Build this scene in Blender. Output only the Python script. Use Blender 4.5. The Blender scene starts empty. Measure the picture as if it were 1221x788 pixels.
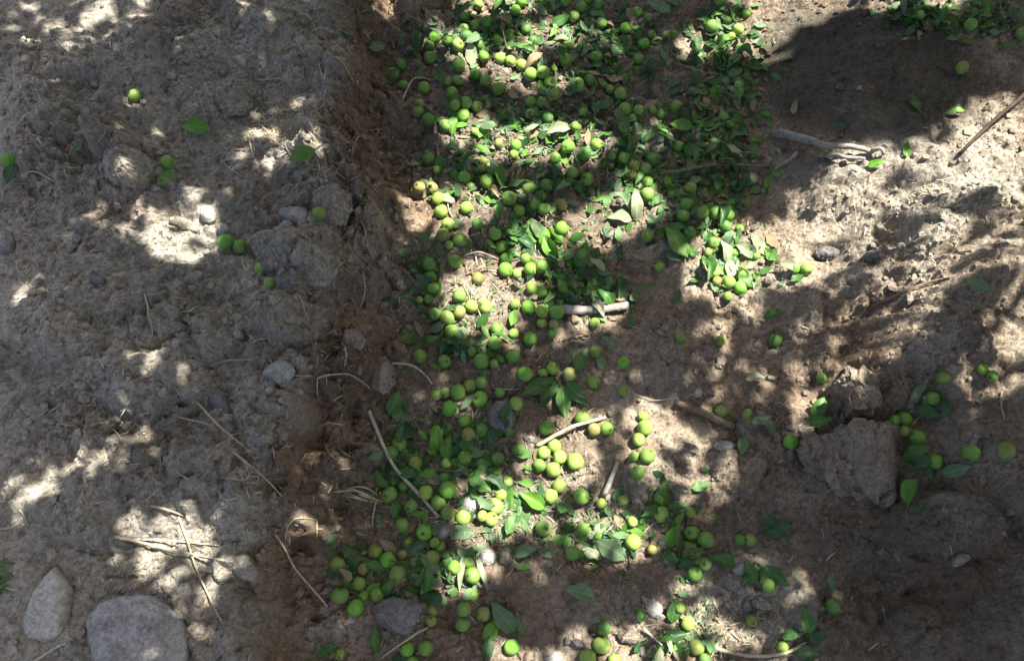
import bpy, bmesh, math, random
import numpy as np
from mathutils import Vector, Matrix, Euler

random.seed(7)
RNG = np.random.default_rng(11)
scene = bpy.context.scene
col = scene.collection
R = math.radians

# ------------------------------------------------------------------ camera, sky, sun, exposure
PW, PH, FOC = 1221.0, 788.0, 958.0          # photo size and focal length in its pixels
CAM_H, PITCH = 1.50, 68.0
cam_d = bpy.data.cameras.new('camera'); cam = bpy.data.objects.new('camera', cam_d); col.objects.link(cam)
cam_d.sensor_fit = 'HORIZONTAL'; cam_d.sensor_width = 36; cam_d.lens = 36 * FOC / PW
cam_d.clip_start = 0.02; cam_d.clip_end = 400
cam.location = (0, 0, CAM_H); cam.rotation_euler = (R(90 - PITCH), 0, 0)
scene.camera = cam

SUN = np.array((0.34, 0.27, 0.90)); SUN /= np.linalg.norm(SUN)
el = math.asin(SUN[2]); az = math.atan2(SUN[0], SUN[1])
w = bpy.data.worlds.new('World'); scene.world = w; w.use_nodes = True
nt = w.node_tree; nt.nodes.clear()
sky = nt.nodes.new('ShaderNodeTexSky'); sky.sky_type = 'NISHITA'; sky.sun_disc = False
sky.sun_elevation = el; sky.sun_rotation = az; sky.air_density = 0.55; sky.dust_density = 5.0; sky.ozone_density = 0.5
bg = nt.nodes.new('ShaderNodeBackground'); bg.inputs[1].default_value = 0.095
wo = nt.nodes.new('ShaderNodeOutputWorld')
nt.links.new(sky.outputs[0], bg.inputs[0]); nt.links.new(bg.outputs[0], wo.inputs[0])
sd = bpy.data.lights.new('sun', 'SUN'); so = bpy.data.objects.new('sun', sd); col.objects.link(so)
sd.energy = 5.0; sd.angle = R(0.53); sd.color = (1.0, 0.965, 0.88)
so.rotation_euler = Vector(SUN).to_track_quat('Z', 'Y').to_euler(); so.location = (2, 2, 6)
vs = scene.view_settings
vs.view_transform = 'Standard'; vs.look = 'None'; vs.gamma = 1.0; vs.exposure = 1.9; vs.use_curve_mapping = False

# ------------------------------------------------------------------ projection helpers
SN, CS = math.sin(R(PITCH)), math.cos(R(PITCH))
def ray(px, py):
    a = (np.asarray(px, float) - PW / 2) / FOC; t = (PH / 2 - np.asarray(py, float)) / FOC
    return np.stack([a, CS + t * SN, -SN + t * CS], -1)
def to_px(x, y, z):
    zz = z - CAM_H
    d = y * CS - zz * SN; u = y * SN + zz * CS
    d = np.maximum(d, 0.05)
    return PW / 2 + FOC * x / d, PH / 2 - FOC * u / d
def plane_at(px, py, z):
    d = ray(px, py); lam = (z - CAM_H) / d[..., 2]
    return d[..., 0] * lam, d[..., 1] * lam

# ------------------------------------------------------------------ noise
PERM = np.random.default_rng(5).permutation(256)
ANG = np.random.default_rng(6).uniform(0, 2 * np.pi, 256); GX, GY = np.cos(ANG), np.sin(ANG)
def perlin(x, y, seed=0):
    xi = np.floor(x).astype(int); yi = np.floor(y).astype(int); xf = x - xi; yf = y - yi
    def g(i, j):
        k = PERM[(PERM[(xi + i + seed * 17) & 255] + yi + j) & 255]
        return GX[k] * (xf - i) + GY[k] * (yf - j)
    u = xf * xf * xf * (xf * (xf * 6 - 15) + 10); v = yf * yf * yf * (yf * (yf * 6 - 15) + 10)
    a = g(0, 0) + u * (g(1, 0) - g(0, 0)); b = g(0, 1) + u * (g(1, 1) - g(0, 1))
    return (a + v * (b - a)) * 1.5
def fbm(x, y, f, o, seed=0, gain=0.5):
    s = 0; a = 1.0
    for i in range(o):
        s = s + a * perlin(x * f + 13.7 * i, y * f - 7.1 * i, seed + i); f *= 2.03; a *= gain
    return s
def sstep(a, b, x):
    t = np.clip((x - a) / (b - a), 0, 1); return t * t * (3 - 2 * t)

# ------------------------------------------------------------------ light patches seen on the ground (gaps in the crown overhead)
# cx cy rx ry angle openness
GAPS = """
110 12 72 22 0 .34|90 40 22 20 30 .35|30 30 26 26 0 .2|150 142 18 24 20 .45|210 276 46 26 15 .9|150 255 45 22 0 .25|242 245 22 22 0 .6
300 182 40 18 10 .3|345 168 46 18 0 .22|345 130 36 14 0 .25|300 30 26 18 0 .18|460 14 11 12 0 1|50 352 50 18 0 .15|8 372 14 16 0 .3|190 436 34 30 30 .18
150 528 50 24 -15 .3|78 568 60 30 -20 .3|204 660 76 38 12 .45|236 716 18 44 0 .4|385 552 24 30 0 .35|368 622 30 24 0 .35|10 590 16 24 0 .25
60 90 16 16 0 .15
590 6 50 17 0 1|1012 186 34 9 -4 1|655 40 40 16 -8 1|712 52 36 14 0 .5|518 46 16 14 0 .6|545 54 14 12 0 .6|562 72 17 22 0 1|605 80 42 22 5 1|640 92 26 16 0 .6
665 105 16 10 0 .7|556 158 32 20 10 1|590 182 50 20 20 1|622 176 28 22 0 1|655 170 42 18 10 1|682 178 26 20 0 1|711 173 18 16 0 .9
770 165 26 12 0 .5|522 250 44 24 0 .95|560 246 30 20 0 .95|590 240 30 16 0 .6|735 258 54 26 -15 1|680 278 46 18 -10 1|640 292 36 22 -10 .9|758 244 26 30 0 1
578 345 46 26 10 .95|560 372 40 24 0 1|602 335 40 24 -15 .9|594 394 34 14 0 .6|640 352 24 20 0 .4|715 368 34 9 0 .8|690 385 40 14 0 .35
860 325 50 36 0 1|885 298 56 32 0 1|952 322 26 20 0 .8
690 516 44 20 -20 .9|662 548 46 26 0 .95|652 510 20 22 0 .5|770 515 26 36 0 .95|806 536 54 34 15 .6|852 566 34 22 30 .45|840 600 25 18 0 .35
598 608 52 24 -10 1|575 596 30 24 0 1|640 624 56 20 0 .5|560 640 40 16 0 .55|704 604 60 40 0 .42|735 642 46 26 10 .8|600 660 60 22 0 .25
668 590 30 24 0 .8|548 680 34 26 0 .5|580 670 18 26 0 .8
822 738 36 44 -20 .8|800 772 60 22 0 .8|738 772 60 26 0 .8|622 784 50 16 0 .8|880 778 60 20 0 .6|925 715 40 40 0 .15|870 690 30 30 0 .15
560 420 30 20 0 .08|640 440 50 25 0 .1|690 460 60 40 0 .06|545 480 40 30 0 .14|520 560 50 40 0 .08
985 -10 110 24 -4 1|1085 -4 60 22 0 1|932 42 40 20 -40 1|960 12 50 20 -20 1|845 48 38 20 -20 .8|895 38 36 22 0 .9|1110 14 20 14 0 .8
1175 168 66 44 -20 1|1120 195 80 34 -12 1|1060 212 66 28 -10 1|990 240 48 40 0 1|1050 262 90 36 -10 .97|940 290 60 28 0 1|1000 312 64 28 0 .85
1205 228 40 44 0 1|1140 258 60 20 -20 .9|1100 300 50 24 -30 .5|1172 310 42 18 -10 .9|1215 300 14 40 0 .5
1090 342 66 9 -18 .8|1030 362 60 9 -14 .6|1080 386 44 22 -15 .85|985 378 50 12 -20 .4|960 405 56 20 -10 .2|1212 385 18 40 0 .8|1200 422 34 24 -10 .8
1030 432 22 16 0 1|980 462 26 34 30 .75|960 495 22 26 0 .6|1170 452 44 16 0 .75|1125 448 24 18 0 .5|880 385 56 20 -20 .2|880 440 66 24 -20 .2|905 460 34 20 0 .3
835 480 36 20 0 .15|1180 490 26 20 0 .12
"""
GP = [list(map(float, g.split())) for ln in GAPS.strip().splitlines() for g in ln.split('|')]
# parts of those patches that stay shaded
SHADES = """
1062 222 40 16 -30|1068 276 30 24 0|1182 238 46 12 -10|985 298 22 9 10|1110 222 30 8 -25|1130 250 24 9 0|942 245 18 30 20|1165 350 90 24 -25|1040 310 30 14 -20
600 40 30 12 0|1020 66 100 44 0|1110 75 70 46 0|610 205 40 14 0|720 205 60 18 0|530 300 40 20 0
"""
SH = [list(map(float, g.split())) for ln in SHADES.strip().splitlines() for g in ln.split('|')]
def _ell(px, py, cx, cy, rx, ry, an):
    c, s = math.cos(R(an)), math.sin(R(an)); dx, dy = px - cx, py - cy
    return np.sqrt(((dx * c + dy * s) / rx) ** 2 + ((-dx * s + dy * c) / ry) ** 2)
def lit(px, py):
    wx = px + 7 * perlin(px / 26, py / 26, 40) + 4 * perlin(px / 9, py / 9, 42); wy = py + 7 * perlin(px / 26, py / 26, 41) + 4 * perlin(px / 9, py / 9, 43)
    m = np.zeros_like(px, float)
    for cx, cy, rx, ry, an, op in GP:
        m = np.maximum(m, op * (1 - sstep(0.86, 1.06, _ell(wx, wy, cx, cy, rx, ry, an))))
    for cx, cy, rx, ry, an in SH:
        m = m * sstep(0.8, 1.1, _ell(wx, wy, cx, cy, rx, ry, an))
    return m

# ------------------------------------------------------------------ materials
def nodes(name):
    m = bpy.data.materials.new(name); m.use_nodes = True
    t = m.node_tree; t.nodes.clear()
    out = t.nodes.new('ShaderNodeOutputMaterial')
    return m, t, out
def N(t, kind, **kw):
    n = t.nodes.new('ShaderNode' + kind)
    for k, v in kw.items():
        if k in n.inputs: n.inputs[k].default_value = v
        else: setattr(n, k, v)
    return n
def ramp(t, fac, stops):
    n = t.nodes.new('ShaderNodeValToRGB'); e = n.color_ramp.elements
    while len(e) < len(stops): e.new(0.5)
    for i, (p, c) in enumerate(stops): e[i].position = p; e[i].color = (*c, 1)
    t.links.new(fac, n.inputs[0]); return n.outputs[0]
def mix(t, fac, a, b, mode='MIX'):
    n = t.nodes.new('ShaderNodeMix'); n.data_type = 'RGBA'; n.blend_type = mode
    for s, v in ((0, fac), (6, a), (7, b)):
        if hasattr(v, 'is_linked') or hasattr(v, 'links'): t.links.new(v, n.inputs[s])
        else: n.inputs[s].default_value = v if s == 0 else (*v, 1)
    return n.outputs[2]
def soil_material(name, attr=True):
    m, t, out = nodes(name); L = t.links.new
    tc = N(t, 'TexCoord'); P = tc.outputs['Object']
    n1 = N(t, 'TexNoise', Scale=7.0, Detail=6.0, Roughness=0.62); L(P, n1.inputs['Vector'])
    n2 = N(t, 'TexNoise', Scale=70.0, Detail=7.0, Roughness=0.7); L(P, n2.inputs['Vector'])
    n3 = N(t, 'TexNoise', Scale=420.0, Detail=3.0, Roughness=0.6); L(P, n3.inputs['Vector'])
    dust = ramp(t, n1.outputs[0], [(0.3, (0.262, 0.240, 0.198)), (0.5, (0.345, 0.315, 0.26)), (0.72, (0.43, 0.393, 0.325))])
    brown = ramp(t, n1.outputs[0], [(0.3, (0.145, 0.097, 0.064)), (0.5, (0.215, 0.148, 0.098)), (0.72, (0.29, 0.207, 0.14))])
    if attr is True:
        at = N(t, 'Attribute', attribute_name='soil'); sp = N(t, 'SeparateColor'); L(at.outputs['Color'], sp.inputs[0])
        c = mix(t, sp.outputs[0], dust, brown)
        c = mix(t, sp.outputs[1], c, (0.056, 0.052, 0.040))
    else:
        c = mix(t, attr, dust, brown)
    v = ramp(t, n2.outputs[0], [(0.25, (0.42, 0.41, 0.40)), (0.5, (0.95, 0.95, 0.95)), (0.78, (1.32, 1.30, 1.27))])
    c = mix(t, 1.0, c, v, 'MULTIPLY')
    v3 = ramp(t, n3.outputs[0], [(0.3, (0.68, 0.68, 0.68)), (0.55, (1, 1, 1)), (0.75, (1.25, 1.24, 1.22))])
    c = mix(t, 1.0, c, v3, 'MULTIPLY')
    n4 = N(t, 'TexNoise', Scale=165.0, Detail=2.0, Roughness=0.5); L(P, n4.inputs['Vector'])
    c = mix(t, 1.0, c, ramp(t, n4.outputs[0], [(0.32, (0.74, 0.73, 0.72)), (0.47, (0.98, 0.98, 0.98)), (0.6, (1.04, 1.04, 1.03)), (0.72, (1.22, 1.21, 1.18))]), 'MULTIPLY')
    b = N(t, 'BsdfPrincipled', Roughness=0.95); b.inputs['Specular IOR Level'].default_value = 0.15
    L(c, b.inputs['Base Color'])
    bp = N(t, 'Bump', Strength=0.9, Distance=0.006); L(n2.outputs[0], bp.inputs['Height'])
    bp2 = N(t, 'Bump', Strength=0.6, Distance=0.0015); L(n3.outputs[0], bp2.inputs['Height']); L(bp.outputs[0], bp2.inputs['Normal'])
    L(bp2.outputs[0], b.inputs['Normal']); L(b.outputs[0], out.inputs[0])
    return m
def stone_material(name, c0, c1, c2, scale=30, rough=0.85, dirt=0.4):
    m, t, out = nodes(name); L = t.links.new
    tc = N(t, 'TexCoord'); P = tc.outputs['Object']
    n1 = N(t, 'TexNoise', Scale=scale, Detail=7.0, Roughness=0.65, Distortion=0.6); L(P, n1.inputs['Vector'])
    n2 = N(t, 'TexNoise', Scale=190.0, Detail=5.0, Roughness=0.65); L(P, n2.inputs['Vector'])
    c = ramp(t, n1.outputs[0], [(0.36, c0), (0.5, c1), (0.64, c2)])
    n4 = N(t, 'TexNoise', Scale=scale * 0.6, Detail=5.0); n4.inputs['Scale'].default_value = scale * 1.9; L(P, n4.inputs['Vector'])
    d = ramp(t, n4.outputs[0], [(0.52, (0, 0, 0)), (0.66, (dirt, dirt, dirt))])
    c = mix(t, d, c, (0.21, 0.165, 0.12))
    c = mix(t, 1.0, c, ramp(t, n2.outputs[0], [(0.33, (0.62, 0.61, 0.6)), (0.5, (1, 1, 1)), (0.68, (1.35, 1.34, 1.32))]), 'MULTIPLY')
    b = N(t, 'BsdfPrincipled', Roughness=rough); b.inputs['Specular IOR Level'].default_value = 0.25; L(c, b.inputs['Base Color'])
    bp = N(t, 'Bump', Strength=0.5, Distance=0.003); L(n1.outputs[0], bp.inputs['Height'])
    bp2 = N(t, 'Bump', Strength=0.4, Distance=0.001); L(n2.outputs[0], bp2.inputs['Height']); L(bp.outputs[0], bp2.inputs['Normal'])
    L(bp2.outputs[0], b.inputs['Normal']); L(b.outputs[0], out.inputs[0]); return m
def fruit_material(name, ca, cb, blush=None, amt=0.0):
    m, t, out = nodes(name); L = t.links.new
    tc = N(t, 'TexCoord'); P = tc.outputs['Object']; oi = N(t, 'ObjectInfo')
    off = N(t, 'VectorMath', operation='SCALE'); L(oi.outputs['Random'], off.inputs['Scale']); off.inputs[0].default_value = (31, 17, 53)
    ad = N(t, 'VectorMath', operation='ADD'); L(P, ad.inputs[0]); L(off.outputs[0], ad.inputs[1])
    n1 = N(t, 'TexNoise', Scale=90.0, Detail=3.0); L(ad.outputs[0], n1.inputs['Vector'])
    n2 = N(t, 'TexVoronoi', Scale=520.0); L(ad.outputs[0], n2.inputs['Vector'])
    n3 = N(t, 'TexNoise', Scale=45.0, Detail=4.0); L(ad.outputs[0], n3.inputs['Vector'])
    c = ramp(t, n1.outputs[0], [(0.3, ca), (0.7, cb)])
    c = mix(t, ramp(t, oi.outputs['Random'], [(0, (0, 0, 0)), (1, (0.3, 0.3, 0.3))]), c, (0.19, 0.27, 0.05))
    c = mix(t, ramp(t, n2.outputs['Distance'], [(0.08, (0.35, 0.35, 0.35)), (0.2, (0, 0, 0))]), c, (0.42, 0.46, 0.2))
    if blush: c = mix(t, ramp(t, n3.outputs[0], [(0.45, (0, 0, 0)), (0.62, (amt, amt, amt))]), c, blush)
    n5 = N(t, 'TexNoise', Scale=150.0, Detail=5.0, Roughness=0.7); L(ad.outputs[0], n5.inputs['Vector'])
    c = mix(t, ramp(t, n5.outputs[0], [(0.60, (0, 0, 0)), (0.68, (0.75, 0.75, 0.75))]), c, (0.13, 0.085, 0.045))
    n6 = N(t, 'TexNoise', Scale=60.0, Detail=6.0, Roughness=0.75); L(ad.outputs[0], n6.inputs['Vector'])
    c = mix(t, ramp(t, n6.outputs[0], [(0.5, (0, 0, 0)), (0.75, (0.55, 0.55, 0.55))]), c, (0.25, 0.22, 0.155))
    b = N(t, 'BsdfPrincipled', Roughness=0.55); b.inputs['Specular IOR Level'].default_value = 0.3
    b.inputs['Subsurface Weight'].default_value = 0.12; b.inputs['Subsurface Radius'].default_value = (0.3, 0.5, 0.1); b.inputs['Subsurface Scale'].default_value = 0.004
    L(c, b.inputs['Base Color'])
    bp = N(t, 'Bump', Strength=0.15, Distance=0.001); L(n1.outputs[0], bp.inputs['Height']); L(bp.outputs[0], b.inputs['Normal'])
    L(b.outputs[0], out.inputs[0]); return m
def leaf_material(name, ca, cb, vein, rough=0.5, trans=0.25):
    m, t, out = nodes(name); L = t.links.new
    tc = N(t, 'TexCoord'); P = tc.outputs['Object']; oi = N(t, 'ObjectInfo')
    n1 = N(t, 'TexNoise', Scale=60.0, Detail=4.0); L(P, n1.inputs['Vector'])
    c = ramp(t, n1.outputs[0], [(0.3, ca), (0.7, cb)])
    sx = N(t, 'SeparateXYZ'); L(P, sx.inputs[0])
    ab = N(t, 'Math', operation='ABSOLUTE'); L(sx.outputs[0], ab.inputs[0])
    ml = N(t, 'Math', operation='MULTIPLY'); L(ab.outputs[0], ml.inputs[0]); ml.inputs[1].default_value = 100
    rib = ramp(t, ml.outputs[0], [(0.05, (0.8, 0.8, 0.8)), (0.13, (0, 0, 0))])
    # side veins leave the midrib at an angle
    ms = N(t, 'Math', operation='MULTIPLY_ADD'); L(ab.outputs[0], ms.inputs[0]); ms.inputs[1].default_value = -0.9; L(sx.outputs[1], ms.inputs[2])
    sc = N(t, 'Math', operation='MULTIPLY'); L(ms.outputs[0], sc.inputs[0]); sc.inputs[1].default_value = 150
    fr = N(t, 'Math', operation='FRACT'); L(sc.outputs[0], fr.inputs[0])
    side = ramp(t, fr.outputs[0], [(0.0, (0.45, 0.45, 0.45)), (0.16, (0, 0, 0))])
    c = mix(t, side, c, vein); c = mix(t, rib, c, vein)
    c = mix(t, ramp(t, oi.outputs['Random'], [(0, (0, 0, 0)), (1, (0.3, 0.3, 0.3))]), c, (0.05, 0.085, 0.02))
    b = N(t, 'BsdfPrincipled', Roughness=rough); b.inputs['Specular IOR Level'].default_value = 0.4; L(c, b.inputs['Base Color'])
    tr = N(t, 'BsdfTranslucent'); L(c, tr.inputs[0])
    bp = N(t, 'Bump', Strength=0.4, Distance=0.0008); L(fr.outputs[0], bp.inputs['Height']); L(bp.outputs[0], b.inputs['Normal'])
    ms2 = N(t, 'MixShader'); ms2.inputs[0].default_value = trans; L(b.outputs[0], ms2.inputs[1]); L(tr.outputs[0], ms2.inputs[2])
    L(ms2.outputs[0], out.inputs[0]); return m
def bark_material(name, ca, cb, scale=80):
    m, t, out = nodes(name); L = t.links.new
    tc = N(t, 'TexCoord'); P = tc.outputs['Object']
    n1 = N(t, 'TexNoise', Scale=scale, Detail=6.0, Roughness=0.65); L(P, n1.inputs['Vector'])
    n2 = N(t, 'TexNoise', Scale=scale * 6, Detail=3.0); L(P, n2.inputs['Vector'])
    c = ramp(t, n1.outputs[0], [(0.32, ca), (0.68, cb)])
    c = mix(t, 1.0, c, ramp(t, n2.outputs[0], [(0.3, (0.65, 0.65, 0.65)), (0.7, (1.25, 1.25, 1.25))]), 'MULTIPLY')
    b = N(t, 'BsdfPrincipled', Roughness=0.85); b.inputs['Specular IOR Level'].default_value = 0.2; L(c, b.inputs['Base Color'])
    bp = N(t, 'Bump', Strength=0.6, Distance=0.002); L(n1.outputs[0], bp.inputs['Height']); L(bp.outputs[0], b.inputs['Normal'])
    L(b.outputs[0], out.inputs[0]); return m

M = {}
M['soil'] = soil_material('soil')
M['crumb'] = soil_material('soil_crumb', True)
M['clod'] = soil_material('dry_earth', 0.5)
M['clod_grey'] = soil_material('grey_earth', 0.12)
M['stone_grey'] = stone_material('grey_stone', (0.185, 0.175, 0.16), (0.28, 0.268, 0.246), (0.37, 0.352, 0.325), 22, 0.85, 0.6)
M['stone_pale'] = stone_material('pale_stone', (0.26, 0.25, 0.215), (0.35, 0.335, 0.29), (0.43, 0.41, 0.36), 26, 0.8, 0.35)
M['stone_white'] = stone_material('white_stone', (0.34, 0.325, 0.30), (0.43, 0.41, 0.385), (0.52, 0.50, 0.47), 40, 0.75, 0.2)
M['stone_slate'] = stone_material('slate_stone', (0.105, 0.10, 0.098), (0.15, 0.142, 0.138), (0.20, 0.19, 0.182), 30, 0.8, 0.35)
M['stone_green'] = stone_material('weathered_stone', (0.20, 0.215, 0.19), (0.29, 0.30, 0.265), (0.40, 0.40, 0.37), 45, 0.8, 0.3)
FM = {
 'g': fruit_material('green_skin', (0.095, 0.215, 0.032), (0.155, 0.295, 0.052)),
 'b': fruit_material('bright_green_skin', (0.105, 0.29, 0.026), (0.16, 0.385, 0.045)),
 'd': fruit_material('deep_green_skin', (0.05, 0.15, 0.022), (0.08, 0.205, 0.034)),
 'y': fruit_material('yellow_green_skin', (0.19, 0.32, 0.05), (0.27, 0.41, 0.085)),
 'o': fruit_material('olive_skin', (0.13, 0.215, 0.035), (0.20, 0.29, 0.055), (0.18, 0.14, 0.05), 0.4),
 'r': fruit_material('russet_skin', (0.19, 0.22, 0.055), (0.26, 0.26, 0.08), (0.20, 0.12, 0.05), 0.7),
}
FNAME = {'g': 'green', 'b': 'bright green', 'd': 'deep green', 'y': 'yellowish green', 'o': 'dull olive', 'r': 'brownish'}
M['calyx'] = bark_material('dried_calyx', (0.05, 0.035, 0.02), (0.12, 0.085, 0.05), 300)
M['stem'] = bark_material('fruit_stem', (0.10, 0.09, 0.04), (0.20, 0.17, 0.07), 300)
LM = {
 'g': leaf_material('green_leaf', (0.040, 0.125, 0.022), (0.070, 0.185, 0.035), (0.16, 0.27, 0.09)),
 'd': leaf_material('dark_leaf', (0.026, 0.075, 0.028), (0.046, 0.115, 0.040), (0.10, 0.17, 0.08)),
 'b': leaf_material('bright_leaf', (0.085, 0.235, 0.022), (0.13, 0.31, 0.035), (0.24, 0.38, 0.10)),
 'p': leaf_material('pale_leaf_underside', (0.11, 0.19, 0.085), (0.165, 0.255, 0.125), (0.25, 0.32, 0.19), 0.7),
 'w': leaf_material('wilted_leaf', (0.25, 0.29, 0.165), (0.37, 0.40, 0.25), (0.47, 0.48, 0.33), 0.7),
 't': leaf_material('tan_dry_leaf', (0.20, 0.15, 0.085), (0.29, 0.22, 0.13), (0.34, 0.27, 0.17), 0.8, 0.1),
}
LNAME = {'g': 'green', 'd': 'dark green', 'b': 'bright green', 'p': 'pale grey-green', 'w': 'whitish wilted', 't': 'dry tan'}
M['petiole'] = bark_material('leaf_stalk', (0.12, 0.17, 0.05), (0.22, 0.25, 0.10), 200)
M['bark'] = bark_material('grey_bark', (0.10, 0.082, 0.068), (0.22, 0.19, 0.165), 60)
M['palebark'] = bark_material('weathered_bark', (0.17, 0.15, 0.13), (0.36, 0.33, 0.29), 60)
M['twig'] = bark_material('brown_twig', (0.12, 0.085, 0.055), (0.24, 0.18, 0.12), 90)
M['dark'] = bark_material('shadowed_twig', (0.03, 0.022, 0.016), (0.075, 0.055, 0.042), 90)  # dark material paints a shadow onto one twig
M['straw'] = bark_material('straw', (0.34, 0.28, 0.18), (0.52, 0.45, 0.32), 120)
M['palestick'] = bark_material('bleached_stick', (0.32, 0.28, 0.215), (0.50, 0.45, 0.36), 90)
M['grass'] = leaf_material('grass_blade', (0.05, 0.12, 0.025), (0.09, 0.19, 0.04), (0.10, 0.2, 0.05))
M['crownleaf'] = leaf_material('crown_leaf', (0.045, 0.11, 0.025), (0.075, 0.17, 0.04), (0.10, 0.18, 0.06), 0.5, 0.22)

# ------------------------------------------------------------------ terrain height field
def curve(pts, z):
    """x of a furrow edge as a function of world y, from photo points on the level z"""
    p = np.array(pts, float); x, y = plane_at(p[:, 0], p[:, 1], z); o = np.argsort(y); return x[o], y[o]
TOE = curve([(478, 0), (486, 120), (488, 250), (486, 350), (466, 450), (446, 560), (425, 640), (394, 720), (385, 788)], 0.0)
CREST = curve([(368, 0), (376, 120), (384, 240), (374, 350), (345, 450), (320, 560), (298, 680), (286, 788)], 0.15)
RTOE = curve([(905, 0), (890, 150), (880, 260), (900, 360), (940, 460), (960, 560), (985, 680), (1010, 788)], 0.0)
def edge(c, y): return np.interp(y, c[1], c[0])

STEP = 0.004
FX = np.arange(-1.5, 1.5001, STEP); FY = np.arange(-0.30, 1.8001, STEP)
def grade(a, b, s0, n, sign):
    k = np.arange(1, n + 1); g = s0 * (1.12 ** k).cumsum(); g = g / g[-1] * abs(b - a); return a + sign * g
GXS = np.concatenate([grade(FX[0], -90, STEP, 62, -1)[::-1], FX, grade(FX[-1], 90, STEP, 62, 1)])
GYS = np.concatenate([grade(FY[0], -60, STEP, 62, -1)[::-1], FY, grade(FY[-1], 120, STEP, 62, 1)])
X, Y = np.meshgrid(GXS, GYS)
toe, crest, rtoe = edge(TOE, Y), edge(CREST, Y), edge(RTOE, Y)
wob = 0.055 * fbm(X, Y, 3.4, 4, 3, 0.6)
bank = 1 - sstep(0, 1, (X - crest + wob) / (toe - crest))
ridge = 0.155 * bank + 0.02 * sstep(0, 0.5, crest - X) + 0.02 * fbm(X, Y, 1.6, 3, 8)
rise = sstep(0, 0.42, X - rtoe + wob)
Z = np.where(X < 0.1, ridge * np.ones_like(X), 0.02 * fbm(X, Y, 1.6, 3, 8))
Z = Z + 0.14 * rise + 0.012 * sstep(-0.25, 0.1, X - rtoe)
PXG, PYG = to_px(X, Y, Z)                        # photo pixel of every ground vertex
infield = (np.abs(X) < 1.55) & (Y > -0.35) & (Y < 1.85)
def blob(cx, cy, rx, ry, an=0, soft=0.5):
    return np.where(infield, 1 - sstep(1 - soft, 1 + soft * 0.3, _ell(PXG, PYG, cx, cy, rx, ry, an)), 0)
# large lumps: x y rx ry angle height
for cx, cy, rx, ry, an, hh, sf in [
    (370, 306, 36, 30, 10, .010, .6), (390, 220, 44, 30, 20, .010, .7), (148, 190, 34, 26, 0, .028, .5), (272, 112, 32, 22, 0, .018, .7),
    (110, 110, 110, 60, 10, .022, .8), (110, 420, 150, 130, 20, .03, 1.0), (60, 400, 60, 40, 10, .02, .7), (180, 470, 50, 36, -20, .018, .6), (230, 400, 46, 40, 0, .016, .6), (60, 500, 60, 34, 0, .018, .6), (330, 380, 40, 30, 0, .016, .6), (200, 60, 70, 40, 0, .02, .6), (330, 60, 40, 40, 0, .02, .6), (60, 140, 40, 30, 0, .018, .6), (230, 590, 40, 30, 0, .014, .6), (300, 470, 40, 40, 0, .012, .6), (270, 560, 50, 40, 20, .014, .6), (285, 660, 36, 60, 0, .014, .6), (150, 610, 60, 50, 0, .012, .8),
    (1015, 110, 130, 110, 10, .045, 1.0), (1160, 335, 120, 40, -28, .075, .8), (1030, 465, 54, 40, 0, .045, .5), (1090, 405, 90, 36, -22, .045, .7),
    (1116, 628, 78, 40, 6, .06, .35), (1120, 560, 100, 60, 10, .015, .8), (1180, 720, 110, 90, 0, .02, .9), (1040, 690, 44, 54, 0, -.03, .8), (1130, 705, 60, 26, 0, -.02, .7), (1120, 676, 40, 22, 0, .02, .6), (940, 640, 60, 40, 0, -.012, .8),
    (820, 430, 80, 60, 20, .022, 1.0), (720, 220, 50, 60, 0, .016, 1.0), (640, 690, 70, 40, 0, .014, 1.0), (800, 540, 70, 40, 10, .012, .9), (960, 400, 70, 20, -25, -.012, .8),
    (700, 620, 60, 40, 0, -.008, .8), (435, 445, 28, 30, 0, .022, .5), (420, 400, 22, 20, 0, .018, .6), (455, 470, 14, 20, 0, .012, .5), (400, 560, 30, 30, 0, .01, .8),
    (1062, 276, 30, 24, 0, -.035, .5), (945, 245, 24, 30, 0, -.018, .6), (1180, 240, 40, 14, -12, .02, .7), (1110, 290, 40, 16, -30, .022, .6), (985, 300, 24, 10, 10, -.014, .5),
    (120, 230, 30, 40, 10, -.02, .8), (40, 260, 40, 30, 0, -.012, .8)]:
    Z = Z + hh * blob(cx, cy, rx, ry, an, sf)
# roughness by zone
rough = 0.55 + 0.12 * blob(1080, 250, 190, 110, -10, .4) + 0.3 * blob(1060, 400, 150, 90, 0, .5) - 0.42 * blob(1030, 110, 160, 100, 5, .4) + 0.5 * blob(400, 380, 70, 420, 6, .5) + 0.35 * blob(200, 400, 210, 430, 0, .3) + 0.25 * blob(900, 730, 110, 80, 0, .6)
rough = np.where(infield, np.clip(rough, .12, 1.3), 0.5)
Z = Z + rough * (0.016 * fbm(X, Y, 7, 2, 20) + 0.0085 * fbm(X, Y, 19, 2, 24))
tx = 0.0048 * fbm(X, Y, 55, 3, 28, 0.6)
rid = 1 - np.abs(fbm(X, Y, 28, 3, 33)); tx = tx + 0.0042 * np.clip(rid - 0.55, 0, 1)
Z = Z + rough * np.where(infield, tx, 0)
def worley(x, y, f, seed):
    x, y = x * f, y * f; xi, yi = np.floor(x).astype(int), np.floor(y).astype(int); f1 = np.full(x.shape, 9.0); f2 = f1.copy(); hh = np.zeros_like(x)
    for i in (-1, 0, 1):
        for j in (-1, 0, 1):
            k = PERM[(PERM[(xi + i + seed) & 255] + yi + j) & 255]; k2 = PERM[(k + 91) & 255]
            d = (xi + i + k / 256 - x) ** 2 + (yi + j + k2 / 256 - y) ** 2; n1 = d < f1
            f2 = np.where(n1, f1, np.minimum(f2, d)); hh = np.where(n1, PERM[(k2 + 7) & 255] / 256, hh); f1 = np.where(n1, d, f1)
    return np.sqrt(f1), np.sqrt(f2), hh
sub = infield
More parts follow.
